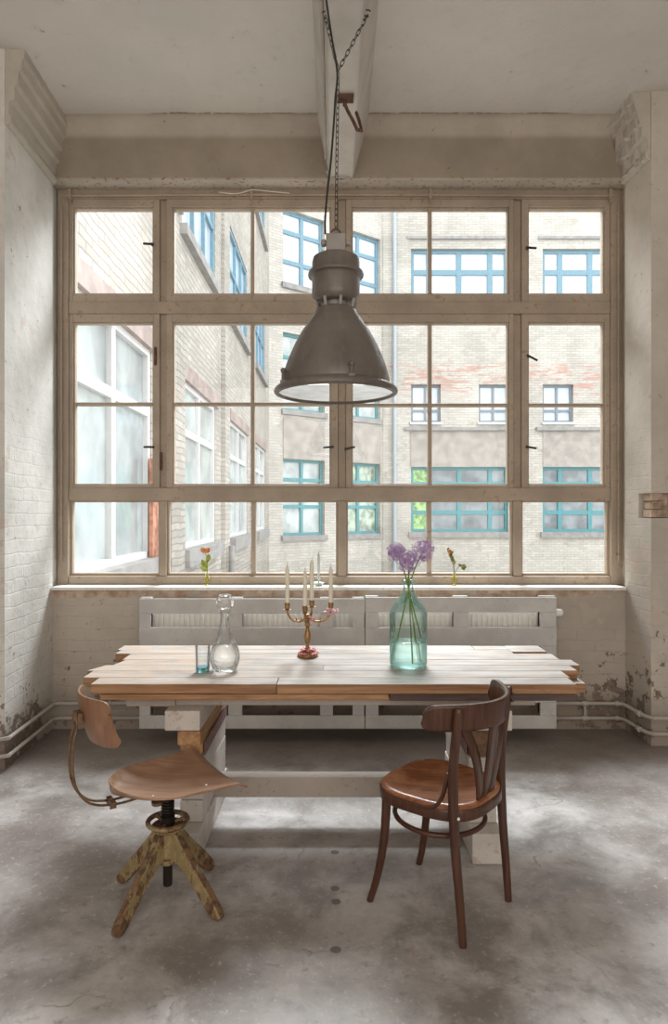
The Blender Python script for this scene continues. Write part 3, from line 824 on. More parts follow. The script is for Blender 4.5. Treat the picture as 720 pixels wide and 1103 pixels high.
cp = [P(350.5, 252, 3.03), P(350.5, 235, 3.03), P(353, 205, 3.03), P(356.5, 175, 3.03), P(360, 130, 3.03), P(361.5, 105, 3.03), P(363.5, 78, 3.03), P(357.5, 40, 2.98), P(353, 10, 2.89), P(350, -14, 2.79)]
tube(bm, spline(cp, 6), .0048, 8); o = obj('cable', bm, 'cable', lp, smooth=True); o['label'] = 'thin black power cable'
# rusty bracket under the beam
bt = thing('hanging_bracket', 'rusty iron hook bracket screwed under the ceiling beam', 'bracket', (.06, 3.57, 3.77))
D = 3.575
bm = B(); box(bm, PX(364, D), PX(381, D), D - .03, D + .03, 3.755, 3.774); obj('plate', bm, 'rust', bt, bevel=.003)
bm = B()
tube(bm, [P(371, 106, D), P(372, 111, D), P(370.5, 114, D)], .008, 8)
tube(bm, [P(371.5, 111, D), P(374, 118, D), P(380, 129, D), P(385, 140, D)], .021, 4, flat=(1, .45), up=(0, 1, 0))
tube(bm, [P(384, 139, D + .02), P(390, 141, D + .02), P(387.5, 131, D + .02), P(384, 121, D + .02)], .018, 4, flat=(1, .5), up=(0, 1, 0))
obj('hook', bm, 'rust', bt)

# ================================================================== industrial swivel stool
SX, SY = -.640, 2.50
st = thing('swivel_chair', 'low industrial swivel chair with saddle shaped plywood seat and chipped yellow legs', 'chair', (SX, SY, 0))
FA = radians(36); fd = V(cos(FA), sin(FA), 0); ft = V(-sin(FA), cos(FA), 0)
def S(u, v, z): return V(SX, SY, 0) + fd * u + ft * v + V(0, 0, z)
# four board legs
LEGT = .031
leg = [(.015, .268), (.030, .282), (.055, .268), (.130, .178), (.205, .098), (.250, .045), (.264, .024), (.266, .008), (.258, .0), (.232, .0), (.214, .012), (.165, .062), (.105, .124), (.060, .158), (.030, .165), (.015, .165)]
for k in range(4):
    a = radians(-29 + 90 * k)
    mt = Matrix(((cos(a), 0, -sin(a), SX), (sin(a), 0, cos(a), SY), (0, 1, 0, 0), (0, 0, 0, 1))) @ Matrix.Translation((0, 0, -.017))
    bm = B(); prism(bm, leg, LEGT, mt); obj('leg', bm, 'yellow', st, bevel=.006)
bm = B()
lathe(bm, [(.0, .147), (.038, .147), (.042, .152), (.042, .166), (.036, .172), (.036, .262), (.046, .270), (.062, .276), (.064, .284), (.060, .289), (0, .289)], (SX, SY, 0), 32); obj('hub', bm, 'yellow', st, smooth=True)
bm = B(); R = .074
tube(bm, [V(SX + R * cos(a), SY + R * sin(a), .303) for a in [2 * pi * k / 40 for k in range(40)]], .0095, 10, closed=True)
for k in range(3):
    a = 2 * pi * k / 3 + .4
    tube(bm, [V(SX + .024 * cos(a), SY + .024 * sin(a), .297), V(SX + R * cos(a), SY + R * sin(a), .303)], .007, 8)
obj('lock_wheel', bm, 'yellow', st, smooth=True)
bm = B()
lathe(bm, [(0, .055), (.016, .056), (.018, .062), (.018, .147)], (SX, SY, 0), 24); obj('rod_end', bm, 'screw', st, smooth=True); bm = B()
pr = [(.018, .289)]
z = .292
prof = [(.027, .289), (.027, .325)]
z = .328
while z < .418:
    prof += [(.019, z), (.0255, z + .003), (.0255, z + .005), (.019, z + .008)]; z += .011
lathe(bm, prof, (SX, SY, 0), 24)
obj('screw_post', bm, 'screw', st, smooth=True)
bm = B(); lathe(bm, [(.02, .413), (.055, .416), (.06, .424), (0, .425)], (SX, SY, 0), 24)
box(bm, -.12, .10, -.016, .016, .420, .428, Matrix.Translation((SX, SY, 0)) @ Matrix.Rotation(FA, 4, 'Z')); obj('seat_mount', bm, 'screw', st)
# saddle seat
UF, UB = .230, -.209
def hw(u):
    c = -.012; r = .197
    if u < c: return max(1e-3, sqrt(max(1e-6, r * r - (u - c) ** 2)) * (1.0))
    return r + (.220 - r) * (u - c) / (UF - c)
def seatz(u, s):
    w = abs(s)
    z = .440 + .034 * w ** 2.2
    if u < 0: z += .030 * (u / UB) ** 2 * (1 - .4 * w)
    z += .012 * max(0, u / UF) * (1 - w * w)            # a slight ridge at the front
    if u > .185: z -= .020 * ((u - .185) / (UF - .185)) ** 2
    return z
def seat_f(a, b):
    u = UB + (UF - UB) * (1 - (1 - a) ** 1.6 if a < .999 else 1) if False else UB + (UF - UB) * (.5 - .5 * cos(pi * a)) 
    s = sin((b - .5) * pi)
    return S(u, s * hw(u), seatz(u, s))
bm = B(); sheet(bm, seat_f, 40, 30)
bmesh.ops.remove_doubles(bm, verts=bm.verts, dist=.0008)
obj('seat', bm, 'ply', st, smooth=True, solid=.008, angle=180, offset=-1)
for u, v in ((-.10, -.11), (.10, -.13)):
    bm = B(); s = v / hw(u); ball(bm, S(u, v, seatz(u, s) + .004), .0055, 2, (1, 1, .55)); obj('seat_rivet', bm, 'valve', st, smooth=True)
# back support rods and cross clamp
for o_ in (-.022, .022):
    bm = B()
    tube(bm, spline([S(-.06, o_ * .6, .434), S(-.15, o_, .428), S(-.23, o_, .432), S(-.30, o_, .458), S(-.343, o_, .52), S(-.356, o_, .60), S(-.352, o_, .68), S(-.341, o_ * .8, .735), S(-.343, o_ * .6, .785)], 8), .0045, 8)
    obj('back_rod', bm, 'rod', st, smooth=True)
bm = B(); c = S(-.215, 0, .431); mt = Matrix.Translation(c) @ Matrix.Rotation(FA, 4, 'Z')
box(bm, -.008, .008, -.034, .034, -.012, .010, mt); tube(bm, [c + V(0, 0, -.025), c + V(0, 0, .016)], .006, 8); obj('rod_clamp', bm, 'rod', st)
bm = B(); c = S(-.04, -.10, .455); lathe(bm, [(0, -.012), (.02, -.012), (.022, 0), (0, 0)], S(-.09, -.13, .448), 16); obj('seat_bolt', bm, 'rod', st)
# curved plywood backrest
def back_f(a, b):
    an = sin((a - .5) * pi); h = sin((b - .5) * pi)
    e = max(0, (abs(an) - .80) / .20); hh = .085 - .030 * (1 - sqrt(max(0, 1 - e * e)))
    f = -.312 + .055 * an * an + .008 * h * h - .019 * h
    return S(f, .157 * an, .757 + hh * h)
bm = B(); sheet(bm, back_f, 28, 14); obj('backrest', bm, 'plyback', st, smooth=True, solid=.009, angle=180)
bm = B(); c = S(-.330, 0, .760); mt = Matrix.Translation(c) @ Matrix.Rotation(FA, 4, 'Z')
box(bm, -.008, .010, -.026, .026, -.020, .022, mt); tube(bm, [S(-.350, 0, .765), S(-.322, 0, .765)], .017, 12); obj('back_clamp', bm, 'rod', st, bevel=.003)

# ================================================================== bentwood chair
ch = thing('bentwood_chair', 'dark brown bentwood cafe chair with fan splat back and round wooden seat', 'chair', (.41, 2.484, 0))
cf = V(-.76, .65, 0).normalized(); cr = V(cf.y, -cf.x, 0)
def K(x, y, z): return V(.41, 2.484, 0) + cr * x + cf * y + V(0, 0, z)
for s in (-1, 1):
    bm = B()
    tube(bm, spline([K(s * .174, -.192, 0), K(s * .176, -.180, .15), K(s * .178, -.166, .30), K(s * .180, -.158, .45), K(s * .184, -.158, .58), K(s * .188, -.170, .70), K(s * .191, -.183, .80), K(s * .191, -.184, .815)], 6),
         [.0135, .015, .0165, .018, .018, .0170, .0165, .0155, .010], 12)
    obj('back_post', bm, 'bent', ch, smooth=True)
    bm = B()
    tube(bm, spline([K(s * .172, .212, 0), K(s * .160, .185, .10), K(s * .150, .160, .25), K(s * .146, .150, .43)], 8), [.0125, .0145, .0165, .0185], 12)
    obj('leg', bm, 'bent', ch, smooth=True)
    # bent bracket from post to seat side
    bm = B()
    tube(bm, spline([K(s * .186, -.142, .585), K(s * .188, -.133, .55), K(s * .190, -.120, .50), K(s * .192, -.09, .458), K(s * .196, -.035, .440), K(s * .198, .02, .438)], 6), .0085, 8, flat=(1.1, .8))
    obj('bracket', bm, 'bent', ch, smooth=True)
def seat_r(t):
    """rounded trapezoid outline, wider at the front"""
    c, s = cos(t), sin(t); n = 3.0
    r = (abs(c / .198) ** n + abs(s / .204) ** n) ** (-1 / n)
    x, y = r * c, r * s
    return x * (1 + .06 * y / .2), y
SEG = 64
bm = B()
rings = []
for q, dz in ((0, -.017), (.25, -.016), (.5, -.012), (.75, -.004), (.9, .002), (.96, .002), (1.0, -.004)):
    if q == 0: rings.append([bm.verts.new(K(0, 0, .462 + dz))]); continue
    rings.append([bm.verts.new(K(*(Vector(seat_r(2 * pi * k / SEG)) * q), .462 + dz)) for k in range(SEG)])
for a, b in zip(rings, rings[1:]):
    for k in range(SEG):
        j = (k + 1) % SEG
        if len(a) == 1: bm.faces.new((a[0], b[k], b[j]))
        else: bm.faces.new((a[k], a[j], b[j], b[k]))
low = [bm.verts.new(v.co + V(0, 0, -.012)) for v in rings[-1]]
for k in range(SEG):
    j = (k + 1) % SEG; bm.faces.new((rings[-1][k], rings[-1][j], low[j], low[k]))
bm.faces.new(low[::-1])
obj('seat', bm, 'chairseat', ch, smooth=True, angle=50)
bm = B(); rg = []
for off, z in ((.004, .449), (.006, .445), (.006, .414), (.003, .410), (-.02, .410), (-.02, .449)):
    rr = []
    for k in range(SEG):
        x, y = seat_r(2 * pi * k / SEG); l = sqrt(x * x + y * y)
        rr.append(bm.verts.new(K(x * (1 + off / l), y * (1 + off / l), z)))
    rg.append(rr)
for i in range(len(rg)):
    a, b = rg[i], rg[(i + 1) % len(rg)]
    for k in range(SEG):
        j = (k + 1) % SEG; bm.faces.new((a[k], a[j], b[j], b[k]))
obj('seat_ring', bm, 'bent', ch, smooth=True, angle=50)
bm = B(); tube(bm, [K(.168 * cos(a) * (1 - .05 * sin(a)), .01 + .172 * sin(a), .335) for a in [2 * pi * k / 56 for k in range(56)]], .0095, 10, closed=True); obj('stretcher_hoop', bm, 'bent', ch, smooth=True)
# curved top rail
def rail(a, b):
    x = .55 * (a - .5) * 2 + .45 * sin((a - .5) * pi); h = (b - .5) * 2
    e = max(0, (abs(x) - .88) / .12); hh = .046 - .030 * (1 - sqrt(max(0, 1 - e * e)))
    return K(.252 * x, -.243 + .165 * x * x - .006 * h, .778 + hh * h)
bm = B(); sheet(bm, rail, 90, 10); obj('top_rail', bm, 'bent', ch, smooth=True, solid=.016, angle=60)
# fan splats
def splat(x0, x1, w0, w1, bow):
    def f(a, b):
        x = x0 + (x1 - x0) * (a ** 1.7) + bow * sin(pi * a) * .5
        yr = -.243 + .165 * (x / .252) ** 2 + .018
        y = -.182 + (yr + .182) * a
        w = w0 + (w1 - w0) * a
        return K(x + (b - .5) * w, y, .440 + .315 * a)
    bm = B(); sheet(bm, f, 16, 3); obj('splat', bm, 'bent', ch, smooth=True, solid=.009, angle=60)
splat(-.040, -.148, .036, .052, -.012); splat(0, 0, .032, .070, 0); splat(.040, .140, .036, .052, .010)
for x, y, z in ((.191, -.20, .79), (.191, -.20, .765), (-.180, -.177, .435)):
    bm = B(); ball(bm, K(x, y, z), .006, 2); obj('screw_head', bm, 'iron' if x > 0 else 'valve', ch, smooth=True)

# ================================================================== things on the table
# decanter
dx, dy = PX(242.3, 3.0), 3.0; TT = TZ + .001
dc = thing('decanter', 'clear glass decanter with round stopper, half full of water', 'decanter', (dx, dy, TT))
prof = [(0, .004), (.044, .004), (.050, 0), (.054, .004), (.064, .028), (.070, .055), (.069, .075), (.062, .10), (.050, .13), (.038, .16), (.028, .19), (.0205, .22), (.0185, .24), (.0195, .255), (.027, .272), (.029, .277)]
bm = B(); lathe(bm, [(r, z + TT) for r, z in prof], (dx, dy, 0), 48); obj('body', bm, 'clear', dc, smooth=True, angle=70)
bm = B(); wp = [(0, .010), (.046, .010), (.0515, .016), (.0605, .03), (.066, .055), (.065, .075), (.0595, .098), (.0525, .115), (0, .115)]
lathe(bm, [(r, z + TT) for r, z in wp], (dx, dy, 0), 48); obj('water', bm, 'water', dc, smooth=True, angle=70)
bm = B(); sp = [(0, .238), (.011, .24), (.014, .262), (.024, .275), (.034, .283), (.040, .300), (.041, .317), (.037, .333), (.026, .347), (.010, .353), (0, .354)]
lathe(bm, [(r, z + TT) for r, z in sp], (dx, dy, 0), 14); obj('stopper', bm, 'clear', dc)
# tumbler
gx, gy = PX(218.5, 2.97), 2.97
gl = thing('tumbler', 'small clear drinking glass with blue tinted base beside the decanter', 'glass', (gx, gy, TT))
bm = B(); lathe(bm, [(.0315, TT + .022), (.0345, TT + .118), (.0325, TT + .118), (.0298, TT + .024)], (gx, gy, 0), 32); obj('body', bm, 'blue', gl, smooth=True)
bm = B(); lathe(bm, [(0, TT), (.029, TT), (.031, TT + .004), (.0315, TT + .022), (.0298, TT + .022), (.024, TT + .012), (0, TT + .012)], (gx, gy, 0), 32); obj('base', bm, 'bluebase', gl, smooth=True)
# big bottle
bx_, by_ = .353, 3.086
bo = thing('glass_bottle', 'big aqua glass bottle vase half filled with water and purple flowers', 'vase', (bx_, by_, TT))
prof = [(0, .012), (.05, .008), (.078, .0), (.085, .004), (.089, .014), (.0895, .245), (.086, .262), (.070, .290), (.046, .322), (.030, .342), (.0245, .36), (.0235, .385), (.026, .396), (.034, .403), (.035, .408), (.030, .410), (.025, .404)]
bm = B(); lathe(bm, [(r, z + TT) for r, z in prof], (bx_, by_, 0), 56); obj('body', bm, 'bottle', bo, smooth=True, angle=70)
bm = B(); wp = [(0, .016), (.05, .012), (.082, .010), (.0855, .016), (.0865, .115), (.0855, .1165), (0, .1165)]
lathe(bm, [(r, z + TT) for r, z in wp], (bx_, by_, 0), 56); obj('water', bm, 'aquawater', bo, smooth=True, angle=70)
# alliums
def allium(hx, hy, hd, foot, neck, r, label, seed):
    head = P(hx, hy, hd)
    t = thing('allium', label, 'flower', (foot[0], foot[1], foot[2]), group='purple alliums in the bottle vase')
    path = spline([V(*foot), V(*neck), head + (V(*neck) - head).normalized() * r * .4], 12)
    bm = B(); tube(bm, path, [.0036, .0032, .0028], 8); obj('stem', bm, 'stem', t, smooth=True)
    rg = random.Random(seed)
    for part, m, nn in (('florets', 'violet', 105), ('pale_florets', 'violet2', 100)):
        bm = B()
        for i in range(nn):
            d = V(rg.gauss(0, 1), rg.gauss(0, 1), rg.gauss(0, 1)).normalized()
            c = head + d * r * rg.uniform(.55, 1.06)
            if i % 3 == 0: tube(bm, [head + d * r * .1, c], .0006, 3, ends=False)
            u = d.orthogonal().normalized(); w = d.cross(u); a0 = rg.uniform(0, pi)
            for k in range(6):
                a = a0 + k * pi / 3; e = u * cos(a) + w * sin(a); s = d.cross(e)
                L = rg.uniform(.0075, .0125)
                bm.faces.new([bm.verts.new(q) for q in (c, c + e * L * .5 + s * .0015 + d * .001, c + e * L + d * .004, c + e * L * .5 - s * .0015 + d * .001)])
        obj(part, bm, m, t)['kind'] = 'stuff'
nz = TT + .385
allium(427, 595, 3.08, (bx_ + .045, by_ - .02, TT + .03), (bx_ - .004, by_ - .004, nz), .046, 'smallest purple allium, left in the aqua bottle vase', 1)
allium(440, 604, 2.95, (bx_ + .012, by_ - .058, TT + .022), (bx_ + .002, by_ - .012, nz), .050, 'purple allium in the middle and lowest in the aqua bottle vase', 2)
allium(456, 592, 3.11, (bx_ - .075, by_ - .015, TT + .022), (bx_ + .008, by_ + .004, nz), .057, 'largest and highest purple allium, right in the aqua bottle vase', 3)
# the fourth bare stem
t = thing('flower_stem', 'bare green flower stem between the alliums in the bottle vase', 'stem', (bx_ + .06, by_ + .02, TT + .02))
bm = B(); tube(bm, spline([V(bx_ + .066, by_ + .03, TT + .125), V(bx_ + .001, by_ + .012, nz), P(446, 606, 3.12)], 10), [.0034, .0028], 8); obj('stem', bm, 'stem', t, smooth=True)

# candelabra
ax, ay = PX(331.5, 3.286), 3.286
cd = thing('candelabra', 'small brass candelabra with four curved arms and pink flower decoration', 'candelabra', (ax, ay, TT))
bm = B()
lathe(bm, [(0, .0), (.050, .0), (.053, .004), (.050, .012), (.036, .026), (.018, .036), (.010, .044), (.0085, .060), (.013, .070), (.017, .088), (.0185, .104), (.014, .122), (.009, .136), (.0105, .150), (.015, .160), (.010, .172), (.012, .186), (.016, .198), (.010, .212), (0, .216)], (ax, ay, TT), 28)
obj('stand', bm, 'brass', cd, smooth=True)
arms = [(-.103, .004), (.118, .010), (-.008, -.105), (.018, .10)]
cups = []
for i, (ox, oy) in enumerate(arms):
    o_ = V(ox, oy, 0); c0 = V(ax, ay, TT)
    bm = B()
    tube(bm, spline([c0 + o_ * .08 + V(0, 0, .192), c0 + o_ * .35 + V(0, 0, .176), c0 + o_ * .7 + V(0, 0, .180), c0 + o_ * .93 + V(0, 0, .205), c0 + o_ + V(0, 0, .232)], 8), .0056, 8)
    for q in (.3, .55, .85):
        p = c0 + o_ * q + V(0, 0, .178 + .01 * (q > .8)); s = V(-oy, ox, 0).normalized()
        tube(bm, [p, p + V(0, 0, .012) + s * .004, p + V(0, 0, .020) + o_.normalized() * .006], [.004, .003, .0006], 6)
    obj('arm', bm, 'brass', cd, smooth=True)
    zc = .234
    bm = B(); lathe(bm, [(0, zc - .004), (.021, zc), (.022, zc + .002), (.008, zc + .003), (.0125, zc + .006), (.0135, zc + .036), (.0118, zc + .036), (.0112, zc + .008), (0, zc + .008)], (ax + ox, ay + oy, TT), 20); obj('candle_cup', bm, 'brass', cd, smooth=True)
    cups.append(V(ax + ox, ay + oy, TT + zc + .0085))
rg = random.Random(4)
def rosette(bm, c, r, n=9):
    for k in range(n):
        a = 2 * pi * k / n * 2.4 + rg.uniform(-.2, .2); q = r * (.25 + .75 * k / n)
        ball(bm, Vector(c) + V(q * cos(a), q * sin(a), rg.uniform(-.2, .35) * r), r * .36, 1, (1, 1, .7))
bm = B()
for k in range(14):
    a = 2 * pi * k / 14; q = .043 + rg.uniform(-.004, .003)
    rosette(bm, (ax + q * cos(a), ay + q * sin(a), TT + .016), .015, 7)
for k in range(9):
    a = 2 * pi * k / 9; rosette(bm, (ax + .027 * cos(a), ay + .027 * sin(a), TT + .034), .015, 7)
obj('flower_garland', bm, 'pink', cd, smooth=True)['label'] = 'ring of pink and red wax roses around the foot'
bm = B()
for q in ((.118, -.014, .236, .018), (.146, .0, .226, .014), (.094, -.010, .226, .015), (.104, -.012, .240, .012), (.132, -.012, .214, .014), (.112, -.016, .212, .012), (.150, -.004, .236, .009)):
    rosette(bm, (ax + q[0], ay + q[1], TT + q[2]), q[3], 9)
obj('pink_blossoms', bm, 'pinkpale', cd, smooth=True)['label'] = 'pale pink blossoms on the right arm'
bm = B()
for q in ((.012, -.02, .20), (.018, -.03, .185), (.01, -.024, .165), (.03, -.02, .19)): rosette(bm, (ax + q[0], ay + q[1], TT + q[2]), .011, 6)
obj('pink_buds', bm, 'pink', cd, smooth=True)
def candle(name, loc, h, r, label, m='wax', group=None):
    t = thing(name, label, 'candle', tuple(loc), group=group)
    bm = B(); lathe(bm, [(0, 0), (r * .95, 0), (r, h * .02), (r * .97, h * .86), (r * .78, h * .91), (r * .38, h * .965), (0, h)], tuple(loc), 18); obj('wax', bm, m, t, smooth=True)
    bm = B(); tube(bm, [Vector(loc) + V(0, 0, h - .003), Vector(loc) + V(.001, 0, h + .007)], .0013, 6); obj('wick', bm, 'wick', t)
g = 'ivory candles in the candelabra'
candle('candle', cups[0], .222, .0107, 'ivory taper candle on the left arm of the candelabra', group=g)
candle('candle', cups[1], .218, .0107, 'ivory taper candle above the pink blossoms on the right arm of the candelabra', group=g)
candle('candle', cups[2], .205, .0107, 'ivory taper candle on the front arm of the candelabra', group=g)
candle('candle', cups[3], .245, .0112, 'tallest ivory taper candle on the rear arm of the candelabra', group=g)

# ================================================================== on the sill
s1 = P(343.5, 627, 4.52); SZ = SILL + .001
cs = thing('candlestick', 'small verdigris candlestick with round dish on the windowsill', 'candlestick', (s1.x, 4.52, SZ))
bm = B(); lathe(bm, [(0, 0), (.022, 0), (.024, .006), (.034, .014), (.040, .022), (.0385, .023), (.030, .018), (.010, .016), (.0065, .026), (.0065, .04), (.009, .044), (.0125, .047), (.0125, .066), (.0102, .066), (.0102, .05), (0, .05)], (s1.x, 4.52, SZ), 24); obj('holder', bm, 'dish', cs, smooth=True)
candle('candle', V(s1.x, 4.52, SZ + .0505), .185, .0095, 'slim grey taper candle in the candlestick on the windowsill', 'waxgrey')
def bud_vase(px, label):
    c = V(PX(px, 4.53), 4.53, SZ)
    t = thing('bud_vase', label, 'vase', tuple(c), group='bud vases on the windowsill')
    bm = B(); lathe(bm, [(0, .001), (.016, 0), (.016, .004), (.007, .010), (.010, .018), (.022, .032), (.024, .046), (.019, .060), (.011, .068), (.010, .074), (.014, .080)], tuple(c), 24); obj('body', bm, 'amber', t, smooth=True)
    return c
def leaf(bm, base, d, L, w, up=V(0, -.6, .3)):
    d = Vector(d).normalized(); s = d.cross(Vector((0, 1, .2))).normalized()
    n = 6; rows = []
    for i in range(n + 1):
        a = i / n; ww = w * sin(pi * (a * .96 + .02)) ** .8
        p = Vector(base) + d * L * a + V(0, -.25 * L * a * a, 0)
        rows.append((bm.verts.new(p - s * ww), bm.verts.new(p + V(0, .15 * w, 0)), bm.verts.new(p + s * ww)))
    for a, b in zip(rows, rows[1:]):
        bm.faces.new((a[0], a[1], b[1], b[0])); bm.faces.new((a[1], a[2], b[2], b[1]))
c = bud_vase(223, 'tiny yellow glass bud vase on the windowsill behind the decanter')
fl = thing('rosebud', 'orange rosebud on a leafy stem in the bud vase behind the decanter', 'flower', tuple(c + V(0, 0, .02)))
top = P(221.5, 593, 4.53)
bm = B(); tube(bm, spline([c + V(0, 0, .012), c + V(.002, 0, .085), P(223.5, 604, 4.53), top + V(0, 0, -.02)], 6), .0028, 6)
tube(bm, spline([P(223, 611, 4.53), P(226, 609, 4.53), P(228, 605.5, 4.53)], 4), .0018, 6); obj('stem', bm, 'leaf', fl, smooth=True)
bm = B(); ball(bm, top, .020, 2, (1, 1, 1.05))
for k in range(6):
    a = 2 * pi * k / 6; leaf(bm, top + V(.010 * cos(a), .010 * sin(a), -.018), (cos(a) * .5, sin(a) * .5, 1), .042, .013)
obj('bloom', bm, 'orange', fl, smooth=True)
bm = B(); leaf(bm, P(223, 613, 4.53), (-.45, 0, 1), .075, .022); leaf(bm, P(223.3, 606, 4.53), (.25, 0, 1), .065, .017); leaf(bm, P(223, 615, 4.52), (-.9, -.2, .7), .05, .018)
obj('foliage', bm, 'leaf', fl, smooth=True)
c = bud_vase(489.5, 'tiny yellow glass bud vase on the windowsill right of the bottle vase')
fl = thing('dried_flower', 'drooping olive flower with orange tip in the bud vase right of the bottle vase', 'flower', tuple(c + V(0, 0, .02)))
bm = B(); tube(bm, spline([c + V(0, 0, .012), c + V(.0, 0, .085), P(488.5, 606, 4.53), P(485, 594, 4.53)], 6), .0035, 6)
tube(bm, spline([c + V(.004, 0, .085), P(494, 611, 4.53), P(498, 609, 4.53)], 4), .002, 6); obj('stem', bm, 'leafdull', fl, smooth=True)
bm = B(); rg = random.Random(8)
for k in range(16):
    a = k / 15; p = P(484.5 + 5 * a, 594 + 14 * a, 4.53); an = rg.uniform(-1.2, 1.2)
    leaf(bm, p, (sin(an) * .6, rg.uniform(-.6, .1), .8), .030, .012)
for k in range(6): leaf(bm, P(497 + rg.uniform(-1, 1), 610, 4.53), (rg.uniform(-1, 1), -.3, rg.uniform(-.6, 1)), .035, .010)
obj('foliage', bm, 'leafdull', fl, smooth=True)
bm = B(); ball(bm, P(484.5, 594, 4.52), .015, 2, (1, 1, 1.2)); obj('bloom', bm, 'orange', fl, smooth=True)

# ================================================================== outside: the courtyard
bm = B(); box(bm, -14, 30, 4.95, 46, -1.9, -1.6); struct('courtyard_ground', bm, 'ground')
class Facade:
    """a wall in its own plane: u along the wall, z up, w out of the wall towards the court"""
    def __init__(s, o, ang, swap=False):
        s.o = Vector(o); s.u = V(cos(ang), sin(ang), 0); s.n = V(sin(ang), -cos(ang), 0)
        if swap: s.n = -s.n
    def p(s, u, z, w=0): return s.o + s.u * u + s.n * w + V(0, 0, z)
    def box(s, bm, u0, u1, z0, z1, w0, w1):
        c = [s.p(u, z, w) for u in (u0, u1) for w in (w0, w1) for z in (z0, z1)]
        v = [bm.verts.new(p) for p in c]
        for f in ((0, 1, 3, 2), (4, 6, 7, 5), (0, 4, 5, 1), (2, 3, 7, 6), (0, 2, 6, 4), (1, 5, 7, 3)): bm.faces.new([v[i] for i in f])
    def wall(s, bm, u0, u1, z0, z1, holes, depth=.28):
        us = sorted({u0, u1, *[h[0] for h in holes], *[h[1] for h in holes]}); zs = sorted({z0, z1, *[h[2] for h in holes], *[h[3] for h in holes]})
        for a, b in zip(us, us[1:]):
            for c, d in zip(zs, zs[1:]):
                mu, mz = (a + b) / 2, (c + d) / 2
                inh = any(h[0] < mu < h[1] and h[2] < mz < h[3] for h in holes)
                if inh: continue
                quad(bm, [s.p(a, c), s.p(b, c), s.p(b, d), s.p(a, d)])
        for h in holes:
            a, b, c, d = h[:4]
            for (p, q) in (((a, c), (b, c)), ((b, c), (b, d)), ((b, d), (a, d)), ((a, d), (a, c))):
                quad(bm, [s.p(p[0], p[1], 0), s.p(q[0], q[1], 0), s.p(q[0], q[1], -depth), s.p(p[0], p[1], -depth)])
    def window(s, parent, h, fm, pm, mull, trans, fw=.10, depth=.28, special=None, bar=.08):
        a, b, c, d = h; bm = B(); w0, w1 = -depth + .04, -depth + .12
        s.box(bm, a, a + fw, c, d, w0, w1); s.box(bm, b - fw, b, c, d, w0, w1); s.box(bm, a + fw, b - fw, c, c + fw, w0, w1); s.box(bm, a + fw, b - fw, d - fw, d, w0, w1)
        for m in mull: s.box(bm, m - bar / 2, m + bar / 2, c + fw, d - fw, w0, w1 - .005)
        for t in trans: s.box(bm, a + fw, b - fw, t - bar / 2, t + bar / 2, w0, w1 - .01)
        f = obj('window', bm, fm, parent)
        bm = B(); us = [a] + sorted(mull) + [b]
        quad(bm, [s.p(a, c, w0 + .01), s.p(b, c, w0 + .01), s.p(b, d, w0 + .01), s.p(a, d, w0 + .01)])
        obj('pane', bm, pm, f)
        if special:
            e0, e1, em = special; bm = B()
            quad(bm, [s.p(e0, c, w0 + .016), s.p(e1, c, w0 + .016), s.p(e1, d, w0 + .016), s.p(e0, d, w0 + .016)]); obj('pane', bm, em, f)

# --- left wing, running away from our window
wing = thing('courtyard_wing', 'rough whitewashed brick wing with white framed windows running away from the left panes', 'building', (-2.45, 14, -1.6))
L = Facade((-2.45, 0, 0), pi / 2)
WIN = [(5.75, 8.72), (10.45, 13.4), (15.3, 18.3), (20.1, 23.0)]
holes = [(a, b, .87, 3.66) for a, b in WIN] + [(a, b, 6.08, 8.25) for a, b in WIN] + [(a, b, 10.9, 13.0) for a, b in WIN]
bm = B(); L.wall(bm, 5.0, 24.44, -1.6, 14.2, holes, .14)
L.box(bm, 5.0, 24.2, -1.6, 14.2, -1.2, -1.0)
obj('wall', bm, 'facadeL', wing)
for i, (a, b) in enumerate(WIN):
    m = a + (b - a) * (.52 if i == 0 else .5)
    L.window(wing, (a, b, .87, 3.66), 'whiteframe', 'gl_pale' if i == 0 else 'gl_mid', [m], [2.82], .10, .14, bar=.12)
    L.window(wing, (a, b, 6.08, 8.25), 'hazeblue', 'gl_sky', [a + (b - a) * .35, a + (b - a) * .68], [7.3], .09, .14)
    L.window(wing, (a, b, 10.9, 13.0), 'hazeblue', 'gl_sky', [a + (b - a) * .35, a + (b - a) * .68], [12.1], .09, .14)
    bm = B(); L.box(bm, a - .12, b + .12, .60, .885, -.06, .16); obj('stone_sill', bm, 'stone', wing)
    bm = B(); L.box(bm, a - .15, b + .2, 3.645, 3.90, -.06, .05); obj('steel_lintel', bm, 'lintelsteel', wing)
    bm = B(); L.box(bm, a - .12, b + .12, 5.92, 6.09, -.05, .12); L.box(bm, a - .12, b + .12, 10.75, 10.91, -.05, .12); obj('stone_sill', bm, 'stone', wing)
bm = B(); L.box(bm, 8.60, 9.35, .2, 2.2, .0, .05); obj('bare_brick', bm, 'redbrick', wing)
for a, b in ((9.45, 10.3), (14.1, 14.75), (19.0, 19.5)):
    bm = B(); L.box(bm, a, b, -1.6, 5.5, .0, .09); L.box(bm, a, b, 6.2, 9.5, 0, .07); obj('pilaster', bm, 'facadeL', wing)
# grey downpipe stub low on the wing
bm = B(); pts = [L.p(14.3, -1.6, .2), L.p(14.3, .75, .2)]
tube(bm, pts, .07, 10); obj('downpipe', bm, 'stone', wing, smooth=True)

